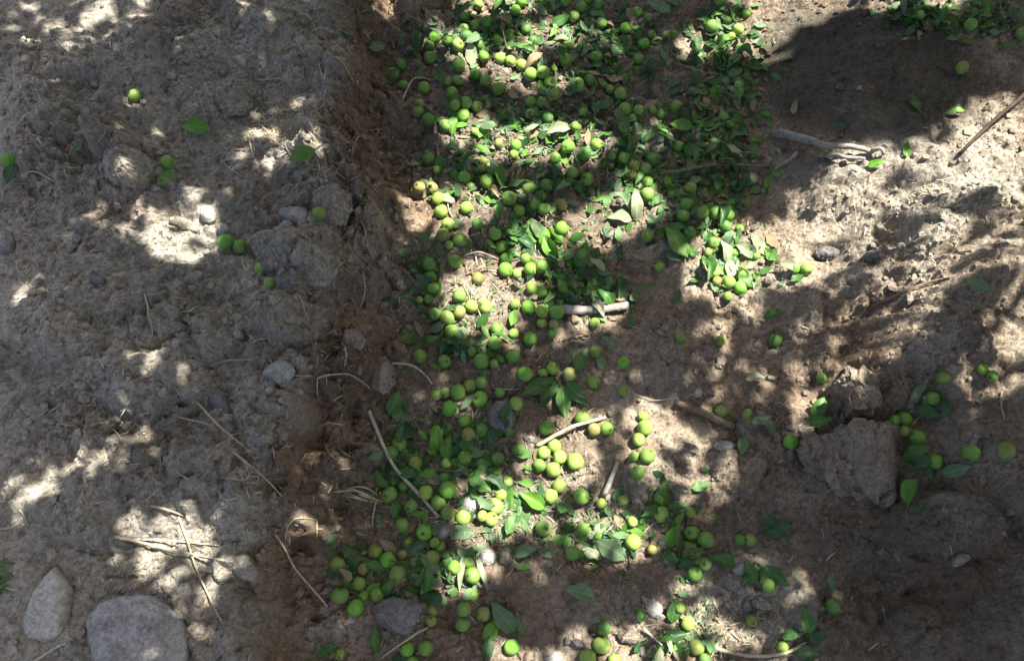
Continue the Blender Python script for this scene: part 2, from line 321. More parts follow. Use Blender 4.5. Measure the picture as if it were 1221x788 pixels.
xs, ys = X[sub], Y[sub]
wxs = xs + 0.012 * fbm(xs, ys, 18, 3, 61); wys = ys + 0.012 * fbm(xs, ys, 18, 3, 62)
patch = np.clip(0.45 + 0.9 * fbm(xs, ys, 4.2, 3, 66), 0, 1.2)
lumps = np.zeros_like(xs)
for f_, amp, sd0 in ((8.5, 0.026, 55), (17, 0.024, 3), (38, 0.012, 19), (80, 0.0042, 41)):
    a1, a2, hh = worley(wxs, wys, f_, sd0)
    lumps += amp * (np.clip(1 - a1 * a1 * 1.3, 0, 1) * (0.35 + 0.65 * hh) + 0.16 * np.clip((a2 - a1) * 3, 0, 1) - 0.25) * (0.25 + patch if sd0 != 41 else 0.5 + 0.5 * patch)
Z[sub] += lumps * np.clip(rough[sub], .1, 1.1) * 1.35
# vertical scrape lines on the cut bank
face = np.where(infield, bank * (1 - bank) * 4, 0)
Z = Z + face * 0.008 * fbm(X * 0.25, Y, 26, 3, 50)
# clods pressed into the ground
i0, j0 = 62, 62
nx, ny = len(FX), len(FY)
fine = Z[j0:j0 + ny, i0:i0 + nx]
rz = rough[j0:j0 + ny, i0:i0 + nx]; pxf = PXG[j0:j0 + ny, i0:i0 + nx]; pyf = PYG[j0:j0 + ny, i0:i0 + nx]
for k in range(8000):
    cx, cy = RNG.uniform(-1.45, 1.45), RNG.uniform(-0.25, 1.75)
    ii, jj = int((cx - FX[0]) / STEP), int((cy - FY[0]) / STEP)
    ro = rz[jj, ii]
    if RNG.random() > 0.25 + 0.75 * ro: continue
    r = 0.006 * (1 - RNG.random()) ** -0.55; r = min(r, 0.034) * (0.6 + 0.5 * ro)
    e = RNG.uniform(0.6, 1.0); an = RNG.uniform(0, 3.14); wn = int(r * 1.6 / STEP) + 2
    a0, a1, b0, b1 = max(jj - wn, 0), min(jj + wn, ny), max(ii - wn, 0), min(ii + wn, nx)
    dx = (FX[b0:b1] - cx)[None, :]; dy = (FY[a0:a1] - cy)[:, None]
    c, s = math.cos(an), math.sin(an); u = (dx * c + dy * s) / r; v = (-dx * s + dy * c) / (r * e)
    q = np.abs(u) ** 2.4 + np.abs(v) ** 2.4 + 0.5 * perlin(dx / r * 1.3 + k, dy / r * 1.3, 3)
    fine[a0:a1, b0:b1] += np.clip(1 - q, 0, 1) ** 0.55 * r * RNG.uniform(0.25, 0.6) * min(1, 0.35 + 0.6 * ro)
for k in range(900):                               # rubble along the cut bank
    cy = RNG.uniform(-0.25, 1.7); t_, c_ = float(edge(TOE, cy)), float(edge(CREST, cy)); cx = c_ + (t_ - c_) * RNG.uniform(-0.25, 1.15)
    r = min(0.009 * (1 - RNG.random()) ** -0.5, 0.036); an = RNG.uniform(0, 3.14); e = RNG.uniform(.6, 1); ii, jj = int((cx - FX[0]) / STEP), int((cy - FY[0]) / STEP); wn = int(r * 1.6 / STEP) + 2
    a0, a1, b0, b1 = max(jj - wn, 0), min(jj + wn, ny), max(ii - wn, 0), min(ii + wn, nx)
    dx = (FX[b0:b1] - cx)[None, :]; dy = (FY[a0:a1] - cy)[:, None]; c, s = math.cos(an), math.sin(an); u = (dx * c + dy * s) / r; v = (-dx * s + dy * c) / (r * e)
    q = np.abs(u) ** 3 + np.abs(v) ** 3 + 0.6 * perlin(dx / r * 1.6 + k, dy / r * 1.6, 3)
    fine[a0:a1, b0:b1] += np.clip(1 - q, 0, 1) ** 0.45 * r * RNG.uniform(0.3, 0.65)
# drying cracks on the ridge
for line in ([(128, 620), (137, 640), (135, 665), (142, 680)], [(130, 688), (160, 688), (176, 690)], [(190, 695), (206, 712), (208, 728)], [(135, 500), (134, 512)], [(205, 262), (222, 270), (236, 280)],
             [(60, 60), (62, 85), (48, 110)], [(170, 650), (200, 660), (230, 662)], [(100, 150), (104, 170)], [(20, 420), (40, 428), (80, 400)]):
    for (ax, ay), (bx_, by_) in zip(line[:-1], line[1:]):
        L2 = (bx_ - ax) ** 2 + (by_ - ay) ** 2
        jjx = 3 * perlin(pxf / 6, pyf / 6, 60)
        tt = np.clip(((pxf - ax) * (bx_ - ax) + (pyf - ay) * (by_ - ay)) / L2, 0, 1)
        dd = np.hypot(pxf + jjx - (ax + tt * (bx_ - ax)), pyf + jjx - (ay + tt * (by_ - ay)))
        fine -= 0.009 * (1 - sstep(0.8, 3.6, dd))
HF = fine.copy()
def Hs(x, y):
    fx = np.clip((np.asarray(x, float) - FX[0]) / STEP, 0, nx - 1.001); fy = np.clip((np.asarray(y, float) - FY[0]) / STEP, 0, ny - 1.001)
    i = fx.astype(int); j = fy.astype(int); u = fx - i; v = fy - j
    return (HF[j, i] * (1 - u) + HF[j, i + 1] * u) * (1 - v) + (HF[j + 1, i] * (1 - u) + HF[j + 1, i + 1] * u) * v
def Hmean(x, y, r):
    o = np.array([(0, 0), (r, 0), (-r, 0), (0, r), (0, -r), (.7 * r, .7 * r), (-.7 * r, .7 * r), (.7 * r, -.7 * r), (-.7 * r, -.7 * r)])
    return float(np.mean(Hs(x + o[:, 0], y + o[:, 1])))
def normal(x, y, r=0.03):
    gx = (Hs(x + r, y) - Hs(x - r, y)) / (2 * r); gy = (Hs(x, y + r) - Hs(x, y - r)) / (2 * r)
    return Vector((-float(gx), -float(gy), 1)).normalized()
LAM = np.arange(0.7, 2.6, 0.004)
def ground(px, py, lift=0.0):
    d = ray(px, py); p = np.array((0, 0, CAM_H)) + LAM[:, None] * d[None, :]
    below = p[:, 2] - Hs(p[:, 0], p[:, 1]) - lift < 0
    k = int(np.argmax(below)) if below.any() else len(LAM) - 1
    q = p[k] - d * 0.002
    return Vector((float(q[0]), float(q[1]), float(Hs(q[0], q[1]))))
def px_size(p): return (p.y * CS + (CAM_H - p.z) * SN) / FOC     # metres to a photo pixel at point p

brown = np.clip(face * (0.55 + 0.8 * fbm(X, Y, 6, 3, 71)) + 0.68 * (1 - bank) * (1 - rise) + 0.58 * rise + 0.35 * fbm(X, Y, 5, 3, 70), 0, 1)
brown = np.clip(brown - 0.5 * blob(1090, 220, 160, 80, -10, .5) - .3 * blob(880, 720, 90, 60, 0, .6) - .3 * blob(690, 590, 120, 60, 0, .6) + .4 * blob(150, 255, 60, 25, 0, .6) + .4 * blob(1130, 700, 70, 60, 0, .7), 0, 1)
damp_shade = np.clip(0.85 * blob(1030, 96, 160, 96, 5, .35) + 0.5 * blob(1120, 690, 190, 140, 0, .6) + 0.35 * blob(930, 610, 90, 60, 0, .7) + .28 * np.clip(face * (0.5 + 1.1 * fbm(X, Y, 8, 3, 73)), 0, 1)  # damp soil plus shade painted dark on the mound, banks and furrow
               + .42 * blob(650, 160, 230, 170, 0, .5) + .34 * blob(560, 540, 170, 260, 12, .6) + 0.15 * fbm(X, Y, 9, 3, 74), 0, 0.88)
def grid_mesh(name, X, Y, Z):
    r, c = X.shape; me = bpy.data.meshes.new(name)
    co = np.stack([X, Y, Z], -1).reshape(-1, 3).astype(np.float32)
    idx = np.arange(r * c, dtype=np.int32).reshape(r, c)
    f = np.stack([idx[:-1, :-1], idx[:-1, 1:], idx[1:, 1:], idx[1:, :-1]], -1).reshape(-1, 4)
    me.vertices.add(len(co)); me.vertices.foreach_set('co', co.ravel())
    me.loops.add(f.size); me.loops.foreach_set('vertex_index', f.ravel())
    me.polygons.add(len(f)); me.polygons.foreach_set('loop_start', np.arange(0, f.size, 4, dtype=np.int32))
    me.polygons.foreach_set('use_smooth', np.zeros(len(f), bool))
    me.update(); return me
Z[infield] += np.random.default_rng(8).normal(0, 0.0011, int(infield.sum())) * np.clip(rough[infield], .3, 1)
gm = grid_mesh('soil_ground', X, Y, Z); gm.materials.append(M['soil'])
def soil_attr(me, r, g):
    a = me.attributes.new('soil', 'FLOAT_COLOR', 'POINT')
    a.data.foreach_set('color', np.stack([r, g, 0 * r, 0 * r + 1], -1).astype(np.float32).ravel())
soil_attr(gm, brown.ravel(), damp_shade.ravel())
ground_o = bpy.data.objects.new('soil_ground', gm); col.objects.link(ground_o)
ground_o['kind'] = 'structure'; ground_o['label'] = 'dry loose garden soil with a furrow dug between two banks'
fb = brown[j0:j0 + ny, i0:i0 + nx]; fd = damp_shade[j0:j0 + ny, i0:i0 + nx]

# ------------------------------------------------------------------ mesh and object helpers
def tri_mesh(name, co, tris, mats, smooth=True, midx=None):
    me = bpy.data.meshes.new(name); co = np.asarray(co, np.float32); tris = np.asarray(tris, np.int32); k = tris.shape[1]
    me.vertices.add(len(co)); me.vertices.foreach_set('co', co.ravel())
    me.loops.add(tris.size); me.loops.foreach_set('vertex_index', tris.ravel())
    me.polygons.add(len(tris)); me.polygons.foreach_set('loop_start', np.arange(0, tris.size, k, dtype=np.int32))
    me.polygons.foreach_set('use_smooth', np.full(len(tris), smooth, bool))
    if midx is not None: me.polygons.foreach_set('material_index', np.asarray(midx, np.int32))
    for m in mats: me.materials.append(m)
    me.update(); return me
def link(name, me, parent=None):
    o = bpy.data.objects.new(name, me); col.objects.link(o)
    if parent: o.parent = parent
    return o
def tag(o, label=None, cat=None, group=None, kind=None):
    if label: o['label'] = label
    if cat: o['category'] = cat
    if group: o['group'] = group
    if kind: o['kind'] = kind
    return o
def tube(pts, radii, sides=7, jitter=0.0, seed=0):
    rg = np.random.default_rng(seed); pts = [Vector(p) for p in pts]; co = []; fs = []
    n = len(pts); ref = Vector((0.13, 0.21, 0.97))
    for i, p in enumerate(pts):
        d = (pts[min(i + 1, n - 1)] - pts[max(i - 1, 0)]).normalized()
        u = d.cross(ref if abs(d.dot(ref)) < 0.95 else Vector((1, 0, 0))).normalized(); v = d.cross(u)
        for s in range(sides):
            a = 2 * math.pi * s / sides; r = radii[i] * (1 + jitter * rg.uniform(-1, 1))
            co.append(p + (u * math.cos(a) + v * math.sin(a)) * r)
    for i in range(n - 1):
        for s in range(sides):
            a, b = i * sides + s, i * sides + (s + 1) % sides
            fs += [(a, b, b + sides), (a, b + sides, a + sides)]
    for base, end in ((0, 0), (n - 1, 1)):
        co.append(pts[base]); c = len(co) - 1
        for s in range(sides):
            a, b = base * sides + s, base * sides + (s + 1) % sides
            fs.append((c, a, b) if end else (c, b, a))
    return np.array([tuple(p) for p in co]), np.array(fs)
def catmull(pts, m=5):
    P = [Vector(p) for p in pts]; P = [P[0] * 2 - P[1]] + P + [P[-1] * 2 - P[-2]]; out = []
    for i in range(1, len(P) - 2):
        for k in range(m):
            t = k / m; a, b, c, d = P[i - 1:i + 3]
            out.append(0.5 * ((2 * b) + (c - a) * t + (2 * a - 5 * b + 4 * c - d) * t * t + (3 * b - a - 3 * c + d) * t ** 3))
    out.append(P[-2]); return out
def laid(pxs, r, lift=0.0, m=5, arch=None):
    """a line laid over the ground through photo points; touches the soil, bridges its hollows"""
    g = [ground(*p) for p in pxs]
    pts = catmull(g, m); n = len(pts); rr = r if hasattr(r, '__len__') else [r] * n
    z = np.array([float(Hs(p.x, p.y)) for p in pts]) + np.array([rr[min(i, len(rr) - 1)] for i in range(n)]) * 0.95
    for _ in range(6):
        zs = z.copy(); zs[1:-1] = np.maximum(z[1:-1], 0.5 * (z[:-2] + z[2:])); z = zs
    for i, p in enumerate(pts): p.z = z[i] + lift * (math.sin(math.pi * i / (n - 1)) if arch is None else arch(i / (n - 1)))
    return pts
def local(co, origin): return np.asarray(co) - np.array(tuple(origin))

# ------------------------------------------------------------------ wording
LANDMARKS = [
 (562, 68, 'the white sunlit leaf'), (785, 12, 'the silvery leaf at the top edge'), (757, 245, 'the upright whitish leaf'), (807, 290, 'the largest glossy leaf'),
 (656, 295, 'the cupped bright leaf'), (712, 368, 'the thick grey stick'), (662, 462, 'the rosette of leaves'), (680, 515, 'the white peeled stick'),
 (485, 555, 'the long bent twig'), (475, 733, 'the dark grey rock'), (562, 603, 'the white pebble'), (985, 187, 'the forked dead branch'), (775, 718, 'the three-cornered stone'),
 (895, 776, 'the bowed pale twig'), (1015, 550, 'the big earth clod'), (845, 498, 'the short bark stick'), (690, 707, 'the lone pointed leaf'),
 (431, 590, 'the frayed straw tuft'), (549, 678, 'the long pale blade'), (600, 735, 'the folded grey leaf'), (730, 570, 'the upright stub of stick'), (870, 325, 'the wilted leaf heap'),
 (600, 10, 'the sunny top gap'), (522, 527, 'the shiny upright leaf'), (500, 445, 'the thin root from the bank'), (1105, 493, 'the round leaf by the clod'),
 (370, 306, 'the rounded dusty mound'), (350, 255, 'the flat grey stone'), (157, 750, 'the large round stone'), (200, 655, 'the crossed straws'), (331, 441, 'the square mossy stone'),
 (148, 190, 'the crumbled clod')]
ORD = 'first second third fourth fifth sixth seventh eighth ninth tenth eleventh twelfth thirteenth fourteenth fifteenth sixteenth seventeenth eighteenth nineteenth twentieth'.split()
SECT = ['to the right of', 'above and right of', 'above', 'above and left of', 'to the left of', 'below and left of', 'below', 'below and right of']
def place_words(points, noun):
    """for each (x, y): words that count it outwards from the landmark beside it"""
    key = []
    for x, y in points:
        d = [math.hypot(x - a, y - b) for a, b, _ in LANDMARKS]; k = int(np.argmin(d))
        an = math.degrees(math.atan2(LANDMARKS[k][1] - y, x - LANDMARKS[k][0])) % 360
        key.append((k, int(((an + 22.5) % 360) // 45), d[k]))
    out = []
    for i, (k, s, d) in enumerate(key):
        rank = sum(1 for k2, s2, d2 in key if k2 == k and s2 == s and d2 < d); n = sum(1 for q in key if q[:2] == (k, s))
        out.append((ORD[rank] if n > 1 else '', SECT[s], LANDMARKS[k][2]))
    return out
def phrase(look, noun, words):
    o, s, l = words
    return f'{look} {noun} {s} {l}' if not o else f'{look} {noun}, {o} {s} {l}'

# ------------------------------------------------------------------ unseen tree behind the furrow, limbs and crown shaped to throw the dapple
TREE = Vector((2.7, 2.7, 0.0)); TREE.z = 0.1
tree = bpy.data.objects.new('fruit_tree', None); col.objects.link(tree); tree.location = TREE
tag(tree, 'unseen spreading fruit tree, its crown shaped to dapple the furrow', 'tree')
trunk_pts = catmull([TREE + Vector(v) for v in ((0, 0, -0.15), (-0.03, 0.02, 0.5), (-0.1, -0.03, 1.1), (-0.22, -0.1, 1.7))], 5)
co, fs = tube(trunk_pts, np.linspace(0.17, 0.11, len(trunk_pts)), 14, 0.06, 3)
link('trunk', tri_mesh('trunk', local(co, TREE), fs, [M['bark']]), tree)
fork = trunk_pts[-1]
limb_ends = [[(1.9, 2.2, 2.05), (1.49, 1.82, 2.07), (0.75, 1.75, 2.1)], [(2.45, 1.9, 2.05), (2.3, 1.5, 2.05), (1.62, 0.72, 2.05)], [(2.6, -0.2, 2.3)], [(3.9, 1.2, 2.5)], [(3.6, 4.1, 2.9)], [(1.6, 3.9, 2.9)], [(3.4, 2.8, 3.5)], [(1.3, 2.7, 2.3), (0.4, 2.6, 2.2), (-0.6, 2.4, 2.1)]]
for i, e in enumerate(limb_ends):
    e = [Vector(q) for q in e]; p = catmull([fork - Vector((0, 0, .05)), fork.lerp(e[0], 0.4) + Vector((0, 0, .12))] + e, 6)
    co, fs = tube(p, np.linspace(0.05, 0.006, len(p)), 9, 0.08, i)
    link('limb', tri_mesh('limb', local(co, TREE), fs, [M['bark']]), tree)
def crown(n, sampler, lo, hi, seed, use_gaps):
    g = np.random.default_rng(seed); c = sampler(g, n)
    ln = g.uniform(lo, hi, n); wd = ln * g.uniform(0.45, 0.6, n)
    yaw = g.uniform(0, 2 * np.pi, n); tilt = g.normal(0, 0.45, n); roll = g.normal(0, 0.45, n)
    ax = np.stack([np.cos(yaw) * np.cos(tilt), np.sin(yaw) * np.cos(tilt), np.sin(tilt)], -1)
    sd_ = np.stack([-np.sin(yaw) * np.cos(roll), np.cos(yaw) * np.cos(roll), np.sin(roll)], -1)
    up = np.cross(ax, sd_)
    base = c - ax * ln[:, None] / 2; tip = c + ax * ln[:, None] / 2
    l1 = c - ax * ln[:, None] * .08 + sd_ * wd[:, None] / 2 + up * wd[:, None] * .15; r1 = c - ax * ln[:, None] * .08 - sd_ * wd[:, None] / 2 + up * wd[:, None] * .15
    v = np.stack([base, l1, tip, r1], 1)
    if use_gaps:
        q = v - SUN * ((v[..., 2] - 0.07) / SUN[2])[..., None]
        zz = Hs(q[..., 0], q[..., 1]); q = v - SUN * ((v[..., 2] - zz) / SUN[2])[..., None]
        px, py = to_px(q[..., 0], q[..., 1], zz)
        inside = (np.abs(q[..., 0]) < 1.45) & (q[..., 1] > -0.28) & (q[..., 1] < 1.75)
        m = np.where(inside, lit(px, py), 0.10); m = 0.7 * m.max(1) + 0.3 * m.mean(1)
        keep = g.random(n) < np.where(m > 0.9, 0.0, np.clip(-np.log(np.clip(m, 0.004, 1)) / 5.6, 0, 1))
        v = v[keep]
    k = len(v); i = np.arange(k)[:, None] * 4
    f = np.concatenate([i + np.array([[0, 2, 1]]), i + np.array([[0, 3, 2]])], 0)
    return v.reshape(-1, 3), f
def over_furrow(g, n):
    h = g.uniform(1.8, 2.2, n); s = h / SUN[2]
    return np.stack([g.uniform(-1.6, 1.75, n) + SUN[0] * s, g.uniform(-0.6, 2.1, n) + SUN[1] * s, h], -1)
def sky_screen(g, n):
    out = []
    while len(out) < n:
        p = g.normal(0, 1, 3); p /= np.linalg.norm(p); rr = g.uniform(0.55, 1.0)
        q = np.array((2.6, 2.4, 2.3)) + p * rr * np.array((2.7, 4.0, 1.7))
        s = q - SUN * (q[2] / SUN[2])
        if -1.7 < s[0] < 1.7 and -0.55 < s[1] < 2.05: continue
        if q[2] < 0.7 or (q[0] < 1.5 and q[2] < 1.75): continue
        out.append(q)
    return np.array(out)
c1, f1 = crown(92000, over_furrow, 0.045, 0.07, 1, True)  # leaves that would shade a drawn light patch are left out
c2, f2 = crown(46000, sky_screen, 0.07, 0.11, 2, False)  # outer foliage added to block sky light from the right and behind
crown_o = link('crown', tri_mesh('crown', local(np.concatenate([c1, c2]), TREE), np.concatenate([f1, f2 + len(c1)]), [M['crownleaf']], False), tree)
tree_shift = Matrix.Translation(TREE)

# ------------------------------------------------------------------ stones and clods, each with its own outline and height
def chaikin(p, n):
    for _ in range(n):
        q = np.roll(p, -1, 0); p = np.stack([0.75 * p + 0.25 * q, 0.25 * p + 0.75 * q], 1).reshape(-1, 2)
    return p
def lump(name, label, cat, outline, height, mat, smooth=2, power=2.6, noise=0.05, sink=0.25, seed=0, group=None, facets=0, slope=(0, 0), parent=None):
    o = np.array(outline, float); c0 = o.mean(0); base = ground(*c0)
    lev = base.z + height * 0.6
    if mat.name in ('dry_earth', 'grey_earth'): o = c0 + (o - c0) * 0.9
    wx, wy = plane_at(o[:, 0], o[:, 1], lev); P = np.stack([wx, wy], -1); P = chaikin(P, smooth)
    # even spacing round the outline
    d = np.r_[0, np.cumsum(np.hypot(*np.diff(np.r_[P, P[:1]], axis=0).T))]; n = 90 if mat.name in ('dry_earth', 'grey_earth') else 64
    t = np.linspace(0, d[-1], n, endpoint=False); Pc = np.r_[P, P[:1]]
    P = np.stack([np.interp(t, d, Pc[:, 0]), np.interp(t, d, Pc[:, 1])], -1)
    c = P.mean(0); size = d[-1] / 6.28
    rg = np.random.default_rng(seed + 100); verts = []; rings = []
    levels = [(0.80, -sink - 0.15), (0.93, -sink * 0.4), (0.98, 0.05), (1.0, 0.2)] + ([(0.995, 0.34), (0.985, 0.48)] if power > 2.2 else [(1.04, 0.0), (0.99, 0.12)]) + [(s, (1 - s ** power) ** (1 / power)) for s in (0.97, 0.92, 0.86, 0.79, 0.71, 0.62, 0.52, 0.42, 0.31, 0.2, 0.1)]
    foot = np.concatenate([(c + (P - c) * q) for q in (.25, .55, .85)]); gz = float(np.quantile(Hs(foot[:, 0], foot[:, 1]), .62)) - 0.1 * height
    for s, h in levels:
        ring = c + (P - c) * s
        z = gz + height * h + (slope[0] * (ring[:, 0] - c[0]) + slope[1] * (ring[:, 1] - c[1])) * max(h, 0)
        verts.append(np.c_[ring, z])
    verts.append(np.array([[c[0], c[1], gz + height]]))
    V = np.concatenate(verts)
    off = seed * 3.7
    def disp(V, f, amp):
        q = (V - [c[0], c[1], gz]) * f
        return np.stack([perlin(q[:, 0] + off + q[:, 2], q[:, 1] + 5.1, 80), perlin(q[:, 0] + off, q[:, 1] + q[:, 2] + 9.3, 81), perlin(q[:, 0] + 3.3 + off, q[:, 1] - q[:, 2], 82)], -1) * amp
    V = V + disp(V, 1.6 / size, noise * size) * [0.5, 0.5, 1.3] + disp(V, 4.5 / size, noise * size * 0.45) + disp(V, 10 / size, noise * size * 0.28) + disp(V, 22 / size, noise * size * 0.15)
    earthy = mat.name in ('dry_earth', 'grey_earth')
    if earthy:
        vn = V - [c[0], c[1], gz - height * .3]; vn /= np.linalg.norm(vn, axis=1)[:, None] + 1e-9
        for f_, am in ((60, .006), (120, .005), (240, .003)):
            a1, a2, hh = worley(V[:, 0] + V[:, 2] * .6, V[:, 1] - V[:, 2] * .8, f_, seed + 3)
            V = V + vn * (am * min(1.3, size / .05) * ((1 - a1 * a1) * (.3 + .7 * hh) - .35))[:, None]
    for k in range(facets):
        a = rg.uniform(0, 6.28); nv = np.array([math.cos(a), math.sin(a), rg.uniform(0.5, 1.6)]); nv /= np.linalg.norm(nv)
        dd = (V - [c[0], c[1], gz + height * 0.3]) @ nv; lim = dd.max() * rg.uniform(0.6, 0.84); over = np.clip(dd - lim, 0, None); V = V - np.outer(over * 0.92, nv)
    fs = []; m = len(levels)
    for k in range(m - 1):
        for i in range(n):
            a, b = k * n + i, k * n + (i + 1) % n; fs += [(a, b, b + n), (a, b + n, a + n)]
    for i in range(n): fs.append(((m - 1) * n + i, (m - 1) * n + (i + 1) % n, m * n))
    ar = np.sum(P[:, 0] * np.roll(P[:, 1], -1) - np.roll(P[:, 0], -1) * P[:, 1])
    if ar < 0: fs = [f[::-1] for f in fs]
    org = Vector((c[0], c[1], gz))
    ob = link(name, tri_mesh(name, local(V, org), fs, [mat], not earthy)); ob.location = org
    tag(ob, label, cat, group); return ob, (c, size, height, gz)
OBST = []
def stone(*a, **k):
    ob, i = lump(*a, **k); OBST.append(i); return ob
stone('stone', 'large smooth round grey stone at the lower edge beside a pointed stone', 'stone', [(94, 752), (98, 728), (118, 713), (146, 706), (172, 707), (196, 720), (212, 740), (218, 765), (214, 800), (180, 830), (130, 826), (104, 790)], 0.05, M['stone_grey'], smooth=2, power=2.9, noise=0.07, seed=1)
stone('stone', 'tall pointed pale stone like an arrowhead beside the round stone', 'stone', [(64, 675), (76, 690), (84, 706), (80, 728), (76, 752), (66, 762), (48, 765), (30, 758), (26, 746), (34, 716), (48, 692)], 0.034, M['stone_pale'], smooth=0, power=4.0, noise=0.05, seed=2)
stone('rock', 'dark grey angular rock among the fruit at the furrow edge', 'rock', [(441, 722), (452, 713), (468, 709), (492, 717), (505, 718), (500, 732), (491, 748), (484, 757), (466, 752), (449, 742)], 0.045, M['stone_slate'], smooth=1, power=3.2, noise=0.08, facets=3, seed=3)
stone('stone', 'small pale grey stone touching the dark rock', 'stone', [(502, 712), (512, 702), (522, 706), (520, 716), (508, 722)], 0.018, M['stone_grey'], noise=0.1, seed=4)
def hull_clod(name, label, top, bottom, mat, seed, amp=1.0):
    """a broken lump of earth: flat fractured faces between hand-placed corners"""
    c0 = np.mean([t[:2] for t in top], 0); g0 = ground(*c0); bm = bmesh.new()
    for x, y, h in top + bottom:
        px_, py_ = plane_at(np.array(float(x)), np.array(float(y)), g0.z + h); bm.verts.new((float(px_) - g0.x, float(py_) - g0.y, h))
    bmesh.ops.convex_hull(bm, input=bm.verts); bmesh.ops.delete(bm, geom=[v for v in bm.verts if not v.link_faces], context='VERTS')
    for cuts in (2, 2, 1):
        bmesh.ops.subdivide_edges(bm, edges=[e for e in bm.edges if e.calc_length() > 0.006], cuts=cuts, use_grid_fill=True)
    bmesh.ops.triangulate(bm, faces=bm.faces); bm.normal_update()
    V = np.array([v.co[:] for v in bm.verts]); nv = np.array([v.normal[:] for v in bm.verts]); u, w_ = V[:, 0] + V[:, 2] * .6 + seed, V[:, 1] - V[:, 2] * .8
    d = 0.010 * fbm(u, w_, 14, 3, 200 + seed)
    for f_, am in ((38, .006), (85, .004), (170, .0022)):
        a1, a2, hh = worley(u, w_, f_, seed + 3); d = d + am * ((1 - a1 * a1) * (.2 + .8 * hh) - .4)
    V = V + nv * (d * amp)[:, None]
    fs = [[v.index for v in f.verts] for f in bm.faces]; bm.free()
    o = link(name, tri_mesh(name, V, fs, [mat], False)); o.location = g0; tag(o, label, 'clod')
    cx_, cy_ = V[:, 0].mean() + g0.x, V[:, 1].mean() + g0.y; OBST.append((np.array([cx_, cy_]), (np.ptp(V[:, 0]) + np.ptp(V[:, 1])) / 4, V[:, 2].max(), g0.z)); return o
hull_clod('earth_clod', 'big angular brown clod of dried earth on the bank by fallen fruit',
    [(962, 526, .062), (984, 515, .078), (1012, 508, .088), (1044, 504, .09), (1063, 512, .082), (1067, 540, .07), (1052, 566, .062), (1022, 572, .058), (984, 562, .05), (962, 546, .05)],
    [(953, 538, .02), (974, 574, .0), (1012, 595, .008), (1040, 598, .0), (1065, 584, .0), (1072, 550, .02), (1064, 512, -.03), (1010, 512, -.03), (965, 530, -.03), (990, 585, -.03), (1050, 595, -.03)], M['clod'], 5, 2.3)
hull_clod('earth_clod', 'dark lumpy earth clod standing behind the big brown clod',
    [(1004, 458, .05), (1024, 448, .058), (1044, 450, .055), (1050, 468, .048), (1040, 486, .04), (1016, 488, .038)],
    [(998, 472, 0), (1006, 500, -.01), (1040, 503, -.01), (1056, 480, 0), (1050, 448, -.02), (1012, 448, -.02)], M['clod'], 6, 2.2)
stone('earth_clod', 'narrow broken chip of earth under the big clod', 'clod', [(1052, 592), (1066, 578), (1072, 590), (1066, 604), (1056, 606)], 0.035, M['clod'], noise=0.15, seed=7)
stone('stone', 'square grey-green mossy stone on the slope of the ridge', 'stone', [(310, 442), (324, 426), (338, 428), (352, 436), (346, 450), (336, 459), (318, 452)], 0.03, M['stone_green'], smooth=1, power=3.5, noise=0.07, facets=2, seed=8)
stone('stone', 'small grey pebble under the square mossy stone', 'stone', [(316, 463), (322, 458), (327, 464), (322, 471), (317, 470)], 0.012, M['stone_grey'], seed=9)
stone('stone', 'flat grey leaf-shaped stone beside a lone fruit on the ridge', 'stone', [(329, 250), (342, 245), (362, 245), (370, 258), (364, 268), (350, 266), (338, 258)], 0.018, M['stone_grey'], smooth=1, power=3.4, noise=0.06, seed=10)
stone('earth_clod', 'rounded dusty grey mound of earth on the ridge slope', 'clod', [(338, 304), (346, 288), (364, 280), (386, 284), (402, 300), (402, 318), (388, 330), (364, 334), (346, 324)], 0.06, M['clod_grey'], power=1.75, noise=0.19, seed=11)
stone('earth_clod', 'smooth grey earth hump with a green leaf resting at its top', 'clod', [(356, 218), (370, 204), (388, 196), (408, 204), (416, 222), (408, 242), (386, 250), (366, 240)], 0.05, M['clod_grey'], power=1.75, noise=0.18, seed=12)
stone('earth_clod', 'crumbled grey clod among dead grass between two lone fruits', 'clod', [(112, 186), (122, 172), (146, 168), (168, 174), (182, 184), (170, 200), (150, 214), (128, 208), (114, 200)], 0.045, M['clod_grey'], noise=0.2, facets=2, seed=13)
stone('earth_clod', 'soft grey lump of earth high on the ridge', 'clod', [(250, 114), (262, 98), (282, 96), (298, 108), (296, 124), (276, 132), (258, 128)], 0.028, M['clod_grey'], power=1.75, noise=0.2, seed=14)
stone('pebble', 'pale round pebble in the sun patch on the ridge', 'pebble', [(236, 250), (240, 243), (250, 243), (257, 251), (254, 262), (244, 263), (237, 257)], 0.02, M['stone_pale'], seed=15)
stone('pebble', 'small pale brown pebble between a larger pebble and two fruits', 'pebble', [(257, 270), (262, 265), (270, 266), (274, 273), (268, 279), (259, 277)], 0.016, M['stone_pale'], seed=16)
stone('stone', 'long flat sunlit slab of crust beside the pale round pebble', 'stone', [(198, 262), (210, 256), (226, 262), (240, 270), (236, 280), (218, 274), (204, 268)], 0.016, M['clod_grey'], power=3.4, noise=0.1, seed=17)
stone('stone', 'rounded blue-grey stone cut by the left edge', 'stone', [(-14, 278), (-4, 270), (8, 272), (14, 284), (10, 296), (-4, 300), (-14, 294)], 0.032, M['stone_grey'], seed=18)
stone('stone', 'smooth bluish grey stone half buried on the ridge', 'stone', [(244, 466), (252, 460), (264, 463), (273, 476), (274, 490), (266, 497), (254, 488), (246, 477)], 0.02, M['stone_slate'], seed=19)
stone('pebble', 'dull round pebble on bare soil of the ridge', 'pebble', [(273, 395), (280, 390), (289, 394), (288, 402), (278, 403)], 0.012, M['stone_grey'], seed=20)
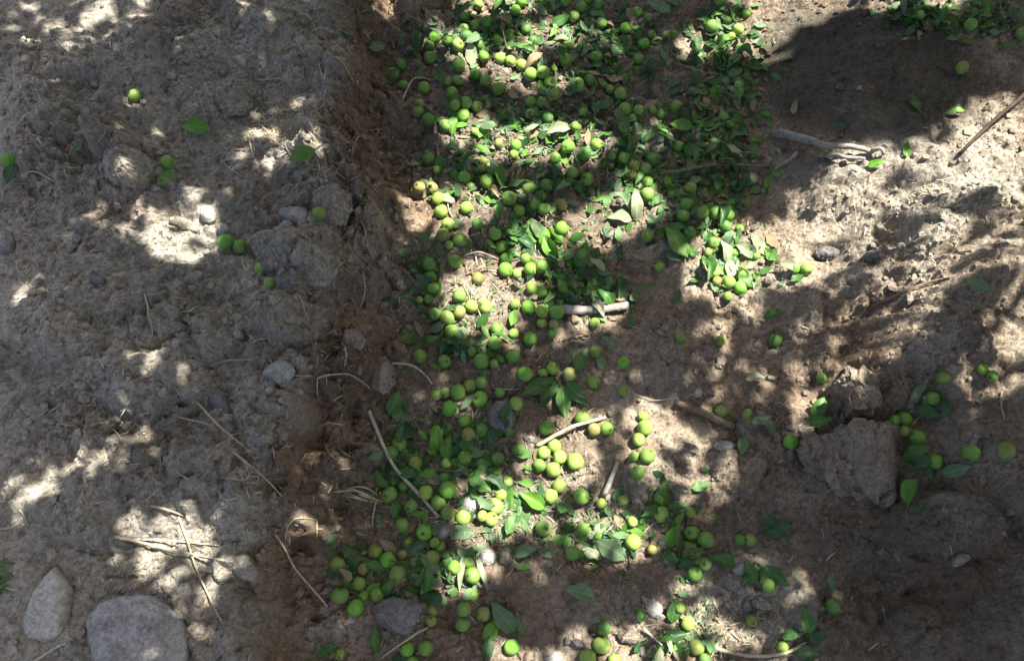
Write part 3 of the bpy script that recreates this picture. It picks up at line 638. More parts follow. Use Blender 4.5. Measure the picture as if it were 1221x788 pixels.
stone('pebble', 'white speckled pebble in sunlight among the fruit', 'pebble', [(549, 598), (556, 589), (566, 590), (575, 599), (572, 609), (560, 611), (550, 606)], 0.022, M['stone_white'], noise=0.12, facets=2, seed=21)
stone('stone', 'grey-violet stone just below the white pebble', 'stone', [(519, 636), (524, 624), (536, 621), (541, 630), (534, 640), (524, 645)], 0.02, M['stone_slate'], noise=0.1, seed=22)
stone('stone', 'thin three-cornered grey stone lying on the furrow floor', 'stone', [(762, 708), (772, 712), (790, 718), (792, 732), (778, 738), (770, 728)], 0.016, M['stone_grey'], smooth=1, power=3.6, noise=0.05, seed=23)
stone('stone', 'grey stone partly under leaves near the rosette', 'stone', [(579, 492), (590, 474), (606, 476), (615, 492), (612, 508), (596, 512), (582, 506)], 0.022, M['stone_slate'], noise=0.09, seed=24)
stone('pebble', 'small grey pebble on bare soil near the lower edge', 'pebble', [(680, 763), (688, 760), (698, 766), (697, 773), (686, 772)], 0.012, M['stone_slate'], seed=25)
stone('stone', 'flat grey stone cut by the lower edge', 'stone', [(648, 786), (656, 776), (668, 774), (672, 784), (668, 796), (652, 798)], 0.014, M['stone_grey'], seed=26)
stone('stone', 'grey crumbly stone below the fruit with two leaves', 'stone', [(884, 722), (888, 712), (896, 716), (898, 728), (890, 732)], 0.018, M['stone_slate'], noise=0.12, seed=27)
stone('stone', 'lumpy grey stone under the fruit with two leaves', 'stone', [(896, 712), (910, 708), (920, 716), (926, 726), (912, 728), (900, 724)], 0.016, M['clod_grey'], noise=0.14, seed=28)
stone('stone', 'pale grey stone above the fruit with two leaves', 'stone', [(872, 676), (884, 668), (894, 674), (892, 684), (878, 686)], 0.014, M['stone_grey'], noise=0.1, seed=29)
stone('pebble', 'pale rounded pebble below the yellowish fruit in the furrow', 'pebble', [(784, 646), (790, 636), (798, 638), (802, 648), (796, 654), (788, 653)], 0.016, M['stone_pale'], noise=0.1, seed=30)
stone('stone', 'grey knobbly stone between two leafy fruit clusters', 'stone', [(789, 664), (798, 656), (808, 660), (806, 668), (794, 673)], 0.014, M['stone_grey'], noise=0.14, seed=31)
stone('stone', 'flat pale stone lying below the short bark stick', 'stone', [(850, 530), (860, 524), (874, 526), (878, 534), (866, 538), (854, 536)], 0.01, M['stone_grey'], seed=32)
stone('pebble', 'thin pale flat stone under a lone leaf on bare soil', 'pebble', [(912, 420), (918, 416), (928, 417), (926, 423), (916, 425)], 0.008, M['stone_pale'], seed=33)
stone('pebble', 'small pale pebble beside the bark stick end', 'pebble', [(827, 466), (833, 461), (839, 466), (836, 473), (829, 473)], 0.01, M['stone_pale'], seed=34)
stone('earth_clod', 'small pale chunk of earth at the lip of the shaded bank', 'clod', [(1138, 664), (1146, 656), (1158, 658), (1158, 668), (1146, 676), (1139, 673)], 0.024, M['clod_grey'], noise=0.15, seed=37)
stone('earth_clod', 'orange-brown crumbling knob of earth on the bank near the thin root', 'clod', [(432, 440), (438, 424), (454, 418), (468, 424), (470, 446), (462, 464), (446, 468), (436, 456)], 0.035, M['clod'], noise=0.2, facets=2, seed=38)
stone('earth_clod', 'grey knob of earth on the bank above the orange-brown knob', 'clod', [(404, 398), (412, 388), (428, 390), (436, 402), (428, 414), (410, 412)], 0.028, M['clod_grey'], noise=0.18, seed=39)
stone('earth_clod', 'bulging soil lump on the dusty ridge below the straws', 'clod', [(258, 556), (266, 542), (278, 540), (278, 560), (270, 570), (260, 568)], 0.016, M['clod_grey'], noise=0.15, seed=40)
stone('pebble', 'small grey lump in a row of crumbs below the bluish stone', 'pebble', [(242, 548), (250, 544), (256, 551), (252, 559), (244, 557)], 0.012, M['clod_grey'], noise=0.15, seed=41)
stone('stone', 'grey dished stone beside the two small yellow fruits', 'stone', [(309, 312), (314, 304), (326, 304), (332, 314), (326, 324), (314, 324)], 0.012, M['stone_slate'], power=3.5, seed=42)
stone('pebble', 'pinkish pebble in the leaf-strewn hollow at the left', 'pebble', [(80, 264), (86, 258), (95, 260), (95, 267), (86, 270)], 0.012, M['stone_pale'], seed=43)
stone('pebble', 'dark wet-looking pebble on the dusty ridge', 'pebble', [(103, 332), (112, 327), (125, 329), (125, 337), (112, 340)], 0.012, M['stone_slate'], noise=0.1, seed=44)
stone('earth_clod', 'blue-grey crust of soil beside the sunlit straws', 'clod', [(270, 668), (284, 654), (300, 664), (308, 684), (300, 694), (282, 690)], 0.014, M['clod_grey'], power=3.2, noise=0.1, seed=45)
stone('stone', 'dark wedge of stone in the sunny soil of the bank', 'stone', [(973, 296), (982, 289), (1000, 294), (1014, 301), (1000, 306), (980, 305)], 0.022, M['stone_slate'], smooth=1, noise=0.12, seed=46)
stone('stone', 'small dark stone with a bit of leaf in the sunny soil', 'stone', [(1030, 302), (1038, 297), (1050, 300), (1052, 308), (1040, 313), (1032, 310)], 0.02, M['stone_slate'], noise=0.14, seed=47)
stone('pebble', 'brown pebble of baked earth in sunlight among fruit', 'pebble', [(592, 668), (596, 657), (606, 655), (612, 663), (608, 672), (598, 674)], 0.016, M['clod'], noise=0.14, seed=48)
stone('stone', 'pale sunlit block of earth beside the long pale blade', 'stone', [(571, 664), (574, 654), (586, 652), (593, 660), (588, 672), (576, 674)], 0.016, M['stone_pale'], noise=0.12, seed=49)
stone('earth_clod', 'brown lump of earth at the lower edge among sunlit leaves', 'clod', [(735, 758), (742, 750), (758, 748), (770, 758), (764, 768), (744, 768)], 0.02, M['clod'], noise=0.2, seed=50)
LST = len(OBST)
def surf(x, y):
    """top of the ground or of a stone"""
    z = float(Hs(x, y))
    for c, size, h, gz in OBST:
        d = math.hypot(x - c[0], y - c[1]) / (size * 1.05)
        if d < 1: z = max(z, gz + h * (1 - d ** 2.6) ** (1 / 2.6))
    return z

# ------------------------------------------------------------------ fallen fruit: photo x, y, skin, size (s small, l large)
FRUIT = """
570 6 y|622 3 b|615 13 b|554 21 d|566 31 g|581 26 d|553 34 o|557 43 d|518 46 b l|534 48 g|546 55 y l|572 54 d|594 47 d|608 42 g|627 35 d|635 49 d|577 67 g|513 69 g l|512 56 d
547 77 g l|597 70 y|608 73 y|622 78 y|633 89 b l|567 89 d l|579 96 g l|546 96 g|535 99 g s|506 105 g l|481 103 d|539 111 g|595 106 g l|556 125 g l|545 126 g|566 127 o|633 122 g|501 129 o s|478 78 d
648 0 g|675 1 g|694 8 g l|700 1 g|685 19 y|714 7 d|717 28 g|746 33 b|759 16 b|675 73 g l|647 87 y l|656 99 g l|663 111 o|689 101 b l|703 96 d|711 68 g|768 53 b|777 41 o s|761 72 g|773 21 d s|740 113 g l|728 107 o s|646 124 d|695 133 g s|745 132 g l|761 132 g|797 42 o s|680 56 o s
849 31 g l|879 37 y|872 44 y s|890 16 g s|883 57 y|858 2 g|806 127 g|881 102 g s|801 42 d s|867 25 d s
500 132 g|511 143 d l|531 151 g l|552 138 b l|566 156 y s|633 137 g|615 173 b|613 185 y s|595 171 r s|511 190 d l|521 202 g s|554 212 g l|576 193 r s|576 201 o s|586 205 d|581 216 g l|630 224 g|607 236 g l|500 222 r|515 224 r|561 223 g s|522 236 y|556 247 y|526 252 y l|619 251 g|640 246 g
687 152 g|677 174 b l|711 173 y|662 189 g|697 185 d l|682 207 g|700 215 g l|651 221 d|647 249 g|669 245 r|646 235 o s|754 141 g s|778 132 o s|788 137 g|744 189 g|729 187 d s|758 201 o|754 207 r s|766 202 d|777 191 d l|772 217 g|772 231 g l|653 141 d
862 140 g|870 149 d s|809 175 g|822 225 o|812 229 d s|802 231 g s|820 244 g l|838 252 g l|853 253 g l|868 256 g l|815 257 g
534 267 y|529 280 o l|535 292 o s|548 287 g l|590 278 g l|598 294 g|604 309 d|603 320 b l|616 326 y s|627 309 g|636 319 b l|634 269 g|542 312 g l|512 318 d l|513 331 d|513 344 g|503 359 o s|510 354 g s|518 374 g|548 354 g l|562 365 y|579 365 y l|548 372 r|570 332 r|614 363 o s|630 367 b l|638 344 y|534 382 o l|569 267 d
670 273 b l|694 304 d|643 318 g|643 346 g|706 337 o s|646 372 y|663 375 g l|646 384 y s|660 388 r s|709 385 y s|772 281 g|786 319 g
865 270 d|823 277 d|851 289 g|882 273 b s|844 301 o s|852 325 y|857 335 r s|870 337 y|883 326 g|880 342 b|868 353 g s|961 321 y|948 321 g s|901 305 g s|876 302 g s|924 406 g|811 403 o s|859 406 o s
501 425 g|530 431 g|563 420 g s|574 430 g l|544 467 g l|560 461 o|574 456 d|572 475 b l|522 471 y s|531 469 o s|536 487 b l|554 501 b|521 516 b|558 517 r|574 513 d|537 392 g
632 404 b|590 409 g l|592 392 g|613 398 y s|612 425 g l|589 434 o s|626 446 b l|659 439 y|647 445 y s|679 447 r l|707 456 o|711 419 o|596 468 g s|615 481 y|652 510 g l|694 499 g l|723 511 b|709 512 r|606 514 d s|743 432 b|659 394 g s|743 466 g s
767 499 y s|768 509 y l|762 523 y|772 543 g l|757 544 g s|760 563 g|860 491 o|891 494 o s|943 527 b l
474 532 g l|469 538 d|495 551 o|554 546 g|532 552 y s|465 590 g l|490 603 g|480 626 g|506 635 b l|508 587 y|534 584 b l|523 599 g l|534 611 o|552 617 y l|521 650 g s|529 570 d s|579 617 y s|481 580 d s
593 546 d|618 536 d|649 539 y|661 532 y|667 544 y|686 550 y l|643 555 g|660 560 y l|667 579 o|657 591 y|693 592 g l|606 574 o s|591 605 y l|583 617 y|596 594 y s|648 630 g l|695 631 g|717 600 o s|743 596 y s
787 594 g|788 613 y l|754 622 y s|755 646 y l|827 636 g|839 643 g l|821 652 d s|829 683 g|840 673 d|894 643 o s|882 643 d s|823 611 o s|778 655 r s
720 749 d|717 769 y l|701 784 y l|732 786 y s|820 743 y|830 771 o|840 785 d s|763 731 d s|811 724 o s
448 658 o|462 668 b l|474 684 o l|433 678 r s|428 695 g|434 710 g s|405 709 g l|424 724 b l|450 709 g|522 651 g s|517 663 o|487 648 o s|481 661 r s|514 739 o s|516 728 r s|486 774 b|508 772 g|492 787 g s|405 779 o s|402 673 o
541 676 b|563 684 g l|559 672 y s|564 710 g s|553 727 g|552 743 g|576 732 r|610 771 b|682 659 g
917 699 g|897 740 o s|933 771 y s|995 722 d|979 451 g s|1125 450 o|1173 440 b s|1181 449 g s|1111 475 g|1076 500 g l|1060 505 g s|1072 518 o s|1092 521 g l|1114 550 g l|1158 540 g l|1201 537 o l
1147 81 o|1157 30 g|983 184 o s|1219 40 g|1098 18 g s
160 114 g|10 192 g l|200 195 g|269 288 b l|287 296 g|310 320 y s|321 337 y s|381 255 o
"""
FR = [f.split() for ln in FRUIT.strip().splitlines() for f in ln.split('|')]
FR = [(float(f[0]), float(f[1]), f[2], f[3] if len(f) > 3 else 'n') for f in FR]
R0 = 0.0139
def fruit_mesh(kind, mat):
    rg = np.random.default_rng(kind + 9); nseg, nr = 16, 11; co = []
    el_ = (1.0, 1.06, 0.95, 1.13)[kind]
    for i in range(nr + 1):
        th = math.pi * i / nr
        for s in range(nseg):
            a = 2 * math.pi * s / nseg
            r = 1 + 0.045 * math.cos(a * 2 + kind) * math.sin(th) + 0.02 * math.cos(3 * a + th * 2) + 0.03 * math.cos(a + 2 * th + kind)
            z = math.cos(th) * el_
            dip = 0.16 * math.exp(-(th / 0.32) ** 2) + 0.2 * math.exp(-((math.pi - th) / 0.34) ** 2)
            z -= math.copysign(dip, z); co.append((math.sin(th) * math.cos(a) * r, math.sin(th) * math.sin(a) * r, z))
    co = np.array(co) * R0; fs = []
    for i in range(nr):
        for s in range(nseg):
            a, b = i * nseg + s, i * nseg + (s + 1) % nseg
            fs.append((a, a + nseg, b + nseg, b))
    return tri_mesh('green_fruit', co, fs, [mat])
def calyx_mesh():
    co, fs = [], []
    for k in range(5):
        a = 2 * math.pi * k / 5; u = np.array([math.cos(a), math.sin(a), 0]); v = np.array([-math.sin(a), math.cos(a), 0]); b = len(co)
        zt = 0.86
        for p in (u * .04 + v * .09, u * .04 - v * .09, u * .16 - v * .08 + [0, 0, .06], u * .16 + v * .08 + [0, 0, .06], u * .30 + [0, 0, .05 + .03 * (k % 2)]):
            co.append((p + [0, 0, zt]) * R0)
        fs += [(b, b + 1, b + 2), (b, b + 2, b + 3), (b + 3, b + 2, b + 4)]
    return tri_mesh('calyx', np.array(co), fs, [M['calyx']])
def stem_mesh():
    co, fs = tube([(0, 0, -0.78 * R0), (0.05 * R0, 0, -1.1 * R0), (0.22 * R0, 0.05 * R0, -1.55 * R0)], [0.06 * R0, 0.05 * R0, 0.07 * R0], 5)
    return tri_mesh('stem', co, fs, [M['stem']])
CAL, STEM = calyx_mesh(), stem_mesh(); FME = {}
pos = []
for x, y, c, s in FR:
    r = R0 * {'s': 0.72, 'n': 0.93, 'l': 1.07}[s] * random.uniform(0.96, 1.04)
    p = ground(x, y, r * 0.85)
    pos.append([p.x, p.y, r])
pos = np.array(pos); home = pos.copy()
for it in range(14):
    for i in range(len(pos)):
        d = pos[:, :2] - pos[i, :2]; q = np.hypot(d[:, 0], d[:, 1]); q[i] = 9
        for j in np.where(q < (pos[:, 2] + pos[i, 2]) * 0.93)[0]:
            need = (pos[j, 2] + pos[i, 2]) * 0.93 - q[j]; u = d[j] / max(q[j], 1e-4)
            pos[i, :2] -= u * need * 0.25; pos[j, :2] += u * need * 0.25
    off = pos[:, :2] - home[:, :2]; ln = np.hypot(off[:, 0], off[:, 1]); mx = 0.0055
    k = np.where(ln > mx, mx / np.maximum(ln, 1e-6), 1)[:, None]; pos[:, :2] = home[:, :2] + off * k
FP = []
order = np.argsort(-pos[:, 2]); zc = np.zeros(len(pos))
done = []
for i in order:
    x, y, r = pos[i]
    z = max(Hmean(x, y, r * 0.5), surf(x, y) - r * 0.15) + r * 0.86
    for j in done:                                   # rests against those already down
        q = math.hypot(pos[j, 0] - x, pos[j, 1] - y); rr = (pos[j, 2] + r) * 0.9
        if q < rr: z = max(z, zc[j] + math.sqrt(rr * rr - q * q) * 0.8 - 0.001)
    zc[i] = z; done.append(i)
FPX = [(x, y) for x, y, _, _ in FR]
lm = lit(np.array([p[0] for p in FPX]), np.array([p[1] for p in FPX]))
OWN = {(160, 114): 'oval green fruit lying alone high on the ridge', (10, 192): 'large green fruit with a dark leaf at the far edge of the ridge', (200, 195): 'green fruit with a curved leaf hanging under it by the crumbled clod',
 (269, 288): 'large bright green fruit beside two pebbles and a smaller fruit', (287, 296): 'smaller green fruit touching a large bright one below the pebbles', (310, 320): 'tiny yellow fruit beside the grey dished stone',
 (321, 337): 'tiny yellow fruit, lower of the pair on the ridge slope', (381, 255): 'olive fruit with a dark eye beside the flat grey stone', (943, 527): 'bright green fruit in sunlight at the flank of the big clod',
 (1147, 81): 'olive fruit alone in the shade on the smooth dark soil', (1157, 30): 'green fruit among leaves in the top corner beyond the dark soil', (1219, 40): 'green fruit cut by the edge in the top corner',
 (1098, 18): 'small green fruit among sunlit leaves at the top edge', (983, 184): 'small olive fruit tucked behind the forked dead branch', (917, 699): 'green fruit lying on two spread leaves on grey soil',
 (995, 722): 'deep green fruit with a leaf standing at its top, alone', (924, 406): 'leafy green fruit alone on bare brown soil', (1201, 537): 'large olive fruit alone at the far end of the bank row',
 (1158, 540): 'large green fruit alone beside a pointed leaf on the bank', (979, 451): 'small green fruit in sun on top of a leaf stalk near the dark clod', (1125, 450): 'olive fruit above the others on the shaded bank',
 (1173, 440): 'small bright fruit in a sun spot, upper of a touching pair', (1181, 449): 'small green fruit in a sun spot, lower of a touching pair', (897, 740): 'tiny olive fruit on grey crumbly soil above the bowed twig',
 (933, 771): 'small yellowish fruit resting against the bowed pale twig', (648, 630): 'large green fruit alone in sun with a dark shadow beside it', (682, 659): 'green fruit at the end of the sunlit wilted leaves'}
words = place_words(FPX, 'fruit')
SZ = {'s': 'small ', 'n': '', 'l': 'large '}
spare = sorted((i for i, f in enumerate(FR) if f[3] == 's' and (f[0], f[1]) not in OWN), key=lambda i: pos[i, 2] / (pos[i, 1] * CS + CAM_H * SN))[:max(0, len(FR) - 304)]
bits = [[], [], []]
for i, (x, y, c, s) in enumerate(FR):
    shp = random.randrange(4)
    if (shp, c) not in FME: FME[(shp, c)] = fruit_mesh(shp, FM[c])
    px_, py_, r = pos[i]
    if i in spare:
        FP.append((px_, py_, zc[i], r)); me0 = FME[(shp, c)]; v = np.zeros(len(me0.vertices) * 3, np.float32); me0.vertices.foreach_get('co', v)
        rm = np.array(Euler((random.uniform(0, 6), random.uniform(0, 6), random.uniform(0, 6))).to_matrix()); b0 = sum(len(q) for q in bits[0])
        bits[0].append(v.reshape(-1, 3) @ rm.T * (r / R0) + [px_, py_, zc[i]]); q = np.array([p.vertices[:] for p in me0.polygons]); bits[1].append(q + b0); bits[2] += ['gbdyor'.index(c)] * len(q); continue
    o = link('green_fruit', FME[(shp, c)])
    o.location = (px_, py_, zc[i]); o.scale = (r / R0,) * 3
    o.rotation_euler = (random.gauss(0, 0.9), random.gauss(0, 0.9), random.uniform(0, 6.28)) if random.random() < .6 else (math.pi + random.gauss(0, .9), random.gauss(0, .9), random.uniform(0, 6.28))
    up = o.rotation_euler.to_matrix() @ Vector((0, 0, 1))
    if up.z > -0.35: link('calyx', CAL, o)
    else: link('stem', STEM, o)
    look = SZ[s] + FNAME[c]
    if (x, y) in OWN: lab = OWN[(x, y)]
    else:
        lab = phrase(look, 'fruit', words[i])
        if lm[i] > 0.8 and len(lab.split()) < 16: lab = 'sunlit ' + lab
    tag(o, lab, 'fruit', 'fallen green fruit')
    FP.append((px_, py_, zc[i], r))
FPA = np.array(FP)
tag(link('small_fruit', tri_mesh('small_fruit', np.concatenate(bits[0]), np.concatenate(bits[1]), [FM[k] for k in 'gbdyor'], True, bits[2])), 'smallest fruits scattered between the larger ones', kind='stuff')

# ------------------------------------------------------------------ fallen leaves
LEN = 0.06
def leaf_mesh(name, shape, mat):
    rg = np.random.default_rng(shape * 7 + 1); nl, nw = 7, 4; co = []
    fold = (0.15, 0.5, 0.25, 1.1, 0.1, 0.35, 1.6, 0.3, -0.5, 0.2)[shape]; curl = (0.06, 0.2, -0.12, 0.1, 0.34, -0.3, 0.2, 0.45, 0.25, -0.15)[shape]; twist = (0.1, -0.3, 0.4, 0.15, -0.15, 0.6, 0.5, -0.7, 0.2, 0.3)[shape]
    wide = (0.25, 0.27, 0.235, 0.26, 0.2, 0.28, 0.24, 0.3, 0.22, 0.33)[shape]; bite = shape in (7, 9)
    for i in range(nl + 1):
        t = i / nl; wd = wide * LEN * (math.sin(math.pi * min(1, t ** 0.82)) ** 0.8 * (1 - 0.15 * t) if 0 < t < 1 else 0.02)
        z0 = curl * LEN * (4 * t * (1 - t)) * 0.8 + rg.uniform(-.008, .008) * LEN; y = (t - 0.5) * LEN
        for k in range(nw + 1):
            u = (k / nw - 0.5) * 2; z = z0 + abs(u) * fold * wd + u * wd * twist * (t - 0.5) * 2 + (0.055 * LEN * math.sin(t * 11 + k * 1.7 + shape * 2.3) * abs(u))
            b_ = (0.45 if (bite and 3 <= i <= 5 and u > 0.4) else 1) * (1 + rg.uniform(-.07, .07)); co.append((u * wd * b_, y + rg.uniform(-.01, .01) * LEN, z))
    fs = []
    for i in range(nl):
        for k in range(nw):
            a = i * (nw + 1) + k; fs.append((a, a + 1, a + nw + 2, a + nw + 1))
    return tri_mesh(name, np.array(co), fs, [mat])
LME = {}
def get_leaf(shape, c):
    if (shape, c) not in LME: LME[(shape, c)] = leaf_mesh('fallen_leaf', shape, LM[c])
    return LME[(shape, c)]
co, fs = tube([(0, -0.5 * LEN, 0.001), (0.02 * LEN, -0.66 * LEN, 0.004), (0.07 * LEN, -0.82 * LEN, 0.002)], [0.0009, 0.0008, 0.0010], 5)
PET = tri_mesh('petiole', co, fs, [M['petiole']])
def leaf_matrix(p, ang, tilt=0.0, roll=0.0):
    n = normal(p.x, p.y, 0.022); t = Vector((math.cos(R(ang)), math.sin(R(ang)), 0)); t = (t - n * t.dot(n)).normalized()
    s = t.cross(n); m = Matrix((s, t, n)).transposed()
    return (m @ Euler((tilt, roll, 0)).to_matrix()).to_4x4()
def leaf_z(p, ln, half=None):
    d = np.array([(0, 0), (.3, 0), (-.3, 0), (0, .3), (0, -.3)]) * ln; h = Hs(p.x + d[:, 0], p.y + d[:, 1])
    return float(0.55 * h.max() + 0.45 * h.mean())
def put_leaf(x, y, length, ang, c, shape, label, tilt=0.0, roll=0.0, lift=0.002, petiole=True, name='fallen_leaf'):
    p = ground(x, y, lift); ln = length * px_size(p)
    o = link(name, get_leaf(shape, c)); z = max(leaf_z(p, ln), surf(p.x, p.y)) + lift + abs(math.sin(tilt)) * ln * 0.35
    o.matrix_world = Matrix.Translation((p.x, p.y, z)) @ leaf_matrix(p, ang, tilt, roll) @ Matrix.Scale(ln / LEN, 4)
    if petiole: link('petiole', PET, o)
    tag(o, label, 'leaf', 'fallen leaves'); return o
HAND = """
233 152 36 175 b 1 0|broad bright green leaf alone on the ridge below the oval fruit
97 181 24 250 g 2 .4|narrow green leaf standing in dead grass on the ridge
18 211 30 250 d 0 .1|dark green leaf under the large fruit at the far edge of the ridge
196 212 26 250 b 5 .3|curved bright leaf hanging from the fruit by the crumbled clod
364 194 34 205 b 1 0|bright green leaf resting on top of the smooth grey hump
337 326 14 230 g 0 .2|small green leaf scrap beside the rounded dusty mound
562 68 30 100 w 0 .2|white sunlit leaf standing among fruit high in the furrow
785 10 34 150 p 0 .1|silvery pale leaf touching the top edge
757 246 40 92 w 4 .1|whitish leaf standing upright at the end of a sun patch
738 262 30 170 w 1 0|yellowish wilted leaf lying in the sun below the upright whitish leaf
807 290 46 120 b 0 .1|largest glossy bright green leaf above the wilted leaf heap
656 295 34 115 b 3 .1|cupped bright green leaf in sun below a large fruit
678 306 24 20 p 1 .1|pale leaf beside the cupped bright leaf
694 306 36 70 g 0 .2|dark edged green leaf under the sunlit soil patch
692 430 34 60 g 0 .1|smooth green leaf standing above the brownish fruit near the rosette
716 430 26 100 p 2 .3|thin pale leaf on edge near the olive fruit above the rosette
724 408 22 140 p 1 .1|small grey-green leaf above the thin pale leaf
520 524 34 95 b 1 .3|shiny bright leaf standing upright below the yellow fruit
535 534 30 80 b 3 .2|bright folded leaf leaning next to the shiny upright leaf
558 524 34 70 g 0 .1|broad green leaf right of the two bright upright leaves
586 522 30 60 d 0 .1|dark broad leaf in shade above the long row of sunlit fruit
470 480 32 70 g 1 .2|green leaf at the foot of the bank below the orange-brown knob
476 494 30 150 p 5 .1|pale turned leaf at the foot of the bank
450 546 26 180 p 2 .1|pale curled leaf against the bank beside the bent twig
634 597 36 150 b 3 .1|half yellow half green leaf in sun below a row of fruit
572 578 34 150 g 0 .1|green leaf lying left of the white pebble in half shade
545 520 20 30 d 2 .1|small dark leaf between the green and the bright leaves
497 654 34 20 d 0 .1|dark green leaf beside the olive fruits low in the furrow
512 672 36 135 p 0 .1|light grey-green leaf with a white rib below the olive fruit
508 690 34 100 g 1 .1|green leaf under the light grey-green leaf
546 634 40 175 p 2 .1|pale striped leaf in sun beside the grey-violet stone
600 735 44 130 p 3 .1|folded grey-green leaf with a pale edge on brown soil
620 742 26 110 p 5 .2|curled tip of leaf joined beside the folded grey leaf
585 751 32 60 b 1 .1|very bright green leaf low among the fruit near the lower edge
582 772 30 80 d 0 .1|dark leaf beneath the very bright leaf
390 776 30 30 g 0 .1|green leaf with a fruit beside it at the lower edge
450 762 34 90 g 4 .2|narrow green leaf standing below the dark rock
478 784 26 20 d 0 .1|dark leaf under the two fruits at the lower edge
690 707 38 165 p 1 .1|lone pointed grey-green leaf on bare brown soil
627 658 28 20 p 1 .2|small pale leaf in half sun on the brown soil
656 660 16 30 p 0 .1|tiny pale leaf scrap on the brown soil
728 654 44 150 p 1 .1|long pale leaf in sun under the yellowish fruit
712 640 34 160 w 0 .1|whitish wilted leaf in the low sun patch
738 588 24 60 d 0 .1|dark leaf beside the upright stub of stick
860 670 30 160 g 1 .1|green leaf with a long stalk beside a pair of fruit
775 608 34 210 g 4 .1|pale rimmed leaf under the yellowish fruit
836 580 26 10 g 0 .1|flat green leaf lying alone in half sun
926 632 36 20 d 0 .1|dark leaf lying alone in deep shade
912 622 30 150 d 1 .1|dark leaf overlapping another in deep shade
896 686 34 220 g 0 .1|green leaf under a fruit on grey soil
924 688 36 320 g 0 .1|long green leaf beside a fruit on grey soil
960 738 34 100 g 1 .1|green leaf pointing up on grey soil near the bowed twig
972 758 30 40 d 0 .1|dark leaf at the end of the bowed twig
942 756 26 10 g 0 .1|green leaf above the bowed twig next to a small fruit
962 780 34 0 d 1 .1|dark leaf below the bowed twig at the lower edge
991 694 22 100 p 2 .3|small pale leaf standing above a lone deep green fruit
994 722 28 60 g 0 .2|green leaf covering a lone fruit at the edge of the shade
803 727 32 70 g 0 .1|dark round leaf over the three-cornered stone
762 731 22 110 g 1 .2|little green leaf at the corner of the three-cornered stone
1134 563 34 15 p 0 .1|pointed pale green leaf alone on the bank
1104 492 32 340 g 0 .1|round green leaf on the bank beside a fruit
1092 470 30 60 p 2 .3|thin pale leaf standing on a stalk on the bank
1126 490 30 280 d 4 .2|dark drooping leaf behind the round green leaf
1086 545 34 10 g 1 .2|green leaf pressed against the big clod
1104 563 24 290 g 4 .2|narrow green leaf below a fruit by the big clod
1082 590 40 60 b 3 .2|bright rolled leaf at the lower corner of the big clod
1095 606 26 20 d 0 .1|dark leaf under the bright rolled leaf
976 486 30 50 g 1 .2|green leaf in shade beside the dark lumpy clod
962 514 30 10 g 2 .1|green leaf end reaching from under the big clod
884 534 26 70 p 3 .2|pale folded leaf on bare soil below the bark stick
912 510 26 140 p 1 .1|grey-green leaf in a small pile near the big clod
908 500 26 20 w 2 .1|whitish curled leaf in a small pile near the big clod
922 378 30 5 g 4 .1|flat thin leaf lying on bare soil below the sunny patch
923 405 22 80 g 3 .2|small cupped leaf holding a fruit on bare soil
900 452 26 10 w 4 .1|thin yellowish leaf in half sun on bare soil
940 318 24 160 w 1 .1|pale sunlit leaf apart from the heap
952 330 22 20 g 2 .1|green leaf in sun apart from the heap
862 302 34 100 w 4 .2|white narrow leaf standing in the sunny heap
872 318 34 70 w 0 .1|white broad leaf lying in the sunny heap
888 300 30 150 w 1 .1|white leaf pointing up in the sunny heap
895 315 26 20 w 2 .1|small white leaf at the end of the sunny heap
1044 196 20 10 b 0 .1|tiny bright leaf in sun beside the forked dead branch
1080 180 20 80 b 2 .3|small bright leaf standing in sun above the bank
1140 134 20 5 b 4 .1|small bright leaf at the edge of the dark soil
1090 124 22 110 g 2 .2|small green leaf in shade on the smooth dark soil
1000 152 18 150 d 0 .2|tiny dark leaf in shade on the smooth dark soil
1165 340 30 140 p 1 .1|grey-green leaf in shade on the upper bank
452 66 26 10 p 0 .1|pale green leaf on the bank near the top
470 95 24 60 g 1 .2|green leaf at the top of the bank near a fruit
415 45 16 30 g 0 .1|tiny green leaf bit high on the bank
"""
HL = []
for ln in HAND.strip().splitlines():
    a, lab = ln.split('|'); a = a.split(); HL.append((float(a[0]), float(a[1])))
    put_leaf(float(a[0]), float(a[1]), float(a[2]), float(a[3]), a[4], int(a[5]), lab, tilt=float(a[6]), roll=random.uniform(-.2, .2), lift=0.006)
# long thin blades
for (pts, lab) in (([(556, 655), (552, 672), (549, 690), (548, 706)], 'long pale dry blade lying down the furrow between fruits'), ([(570, 648), (572, 672), (578, 690), (582, 706)], 'second long pale blade beside the first, bent at its lower end')):
    p = laid(pts, 0.001, 0.008); co = []; fs = []
    for i, q in enumerate(p):
        t = i / (len(p) - 1); wd = 0.0055 * math.sin(math.pi * (0.12 + 0.86 * t)); co += [(q.x - wd, q.y, q.z + .002), (q.x, q.y, q.z), (q.x + wd, q.y, q.z + .002)]
        if i: b = i * 3; fs += [(b - 3, b - 2, b + 1, b), (b - 2, b - 1, b + 2, b + 1)]
    o = link('dry_blade', tri_mesh('dry_blade', local(co, p[0]), fs, [LM['w']])); o.location = p[0]; tag(o, lab, 'blade', 'long dry blades')
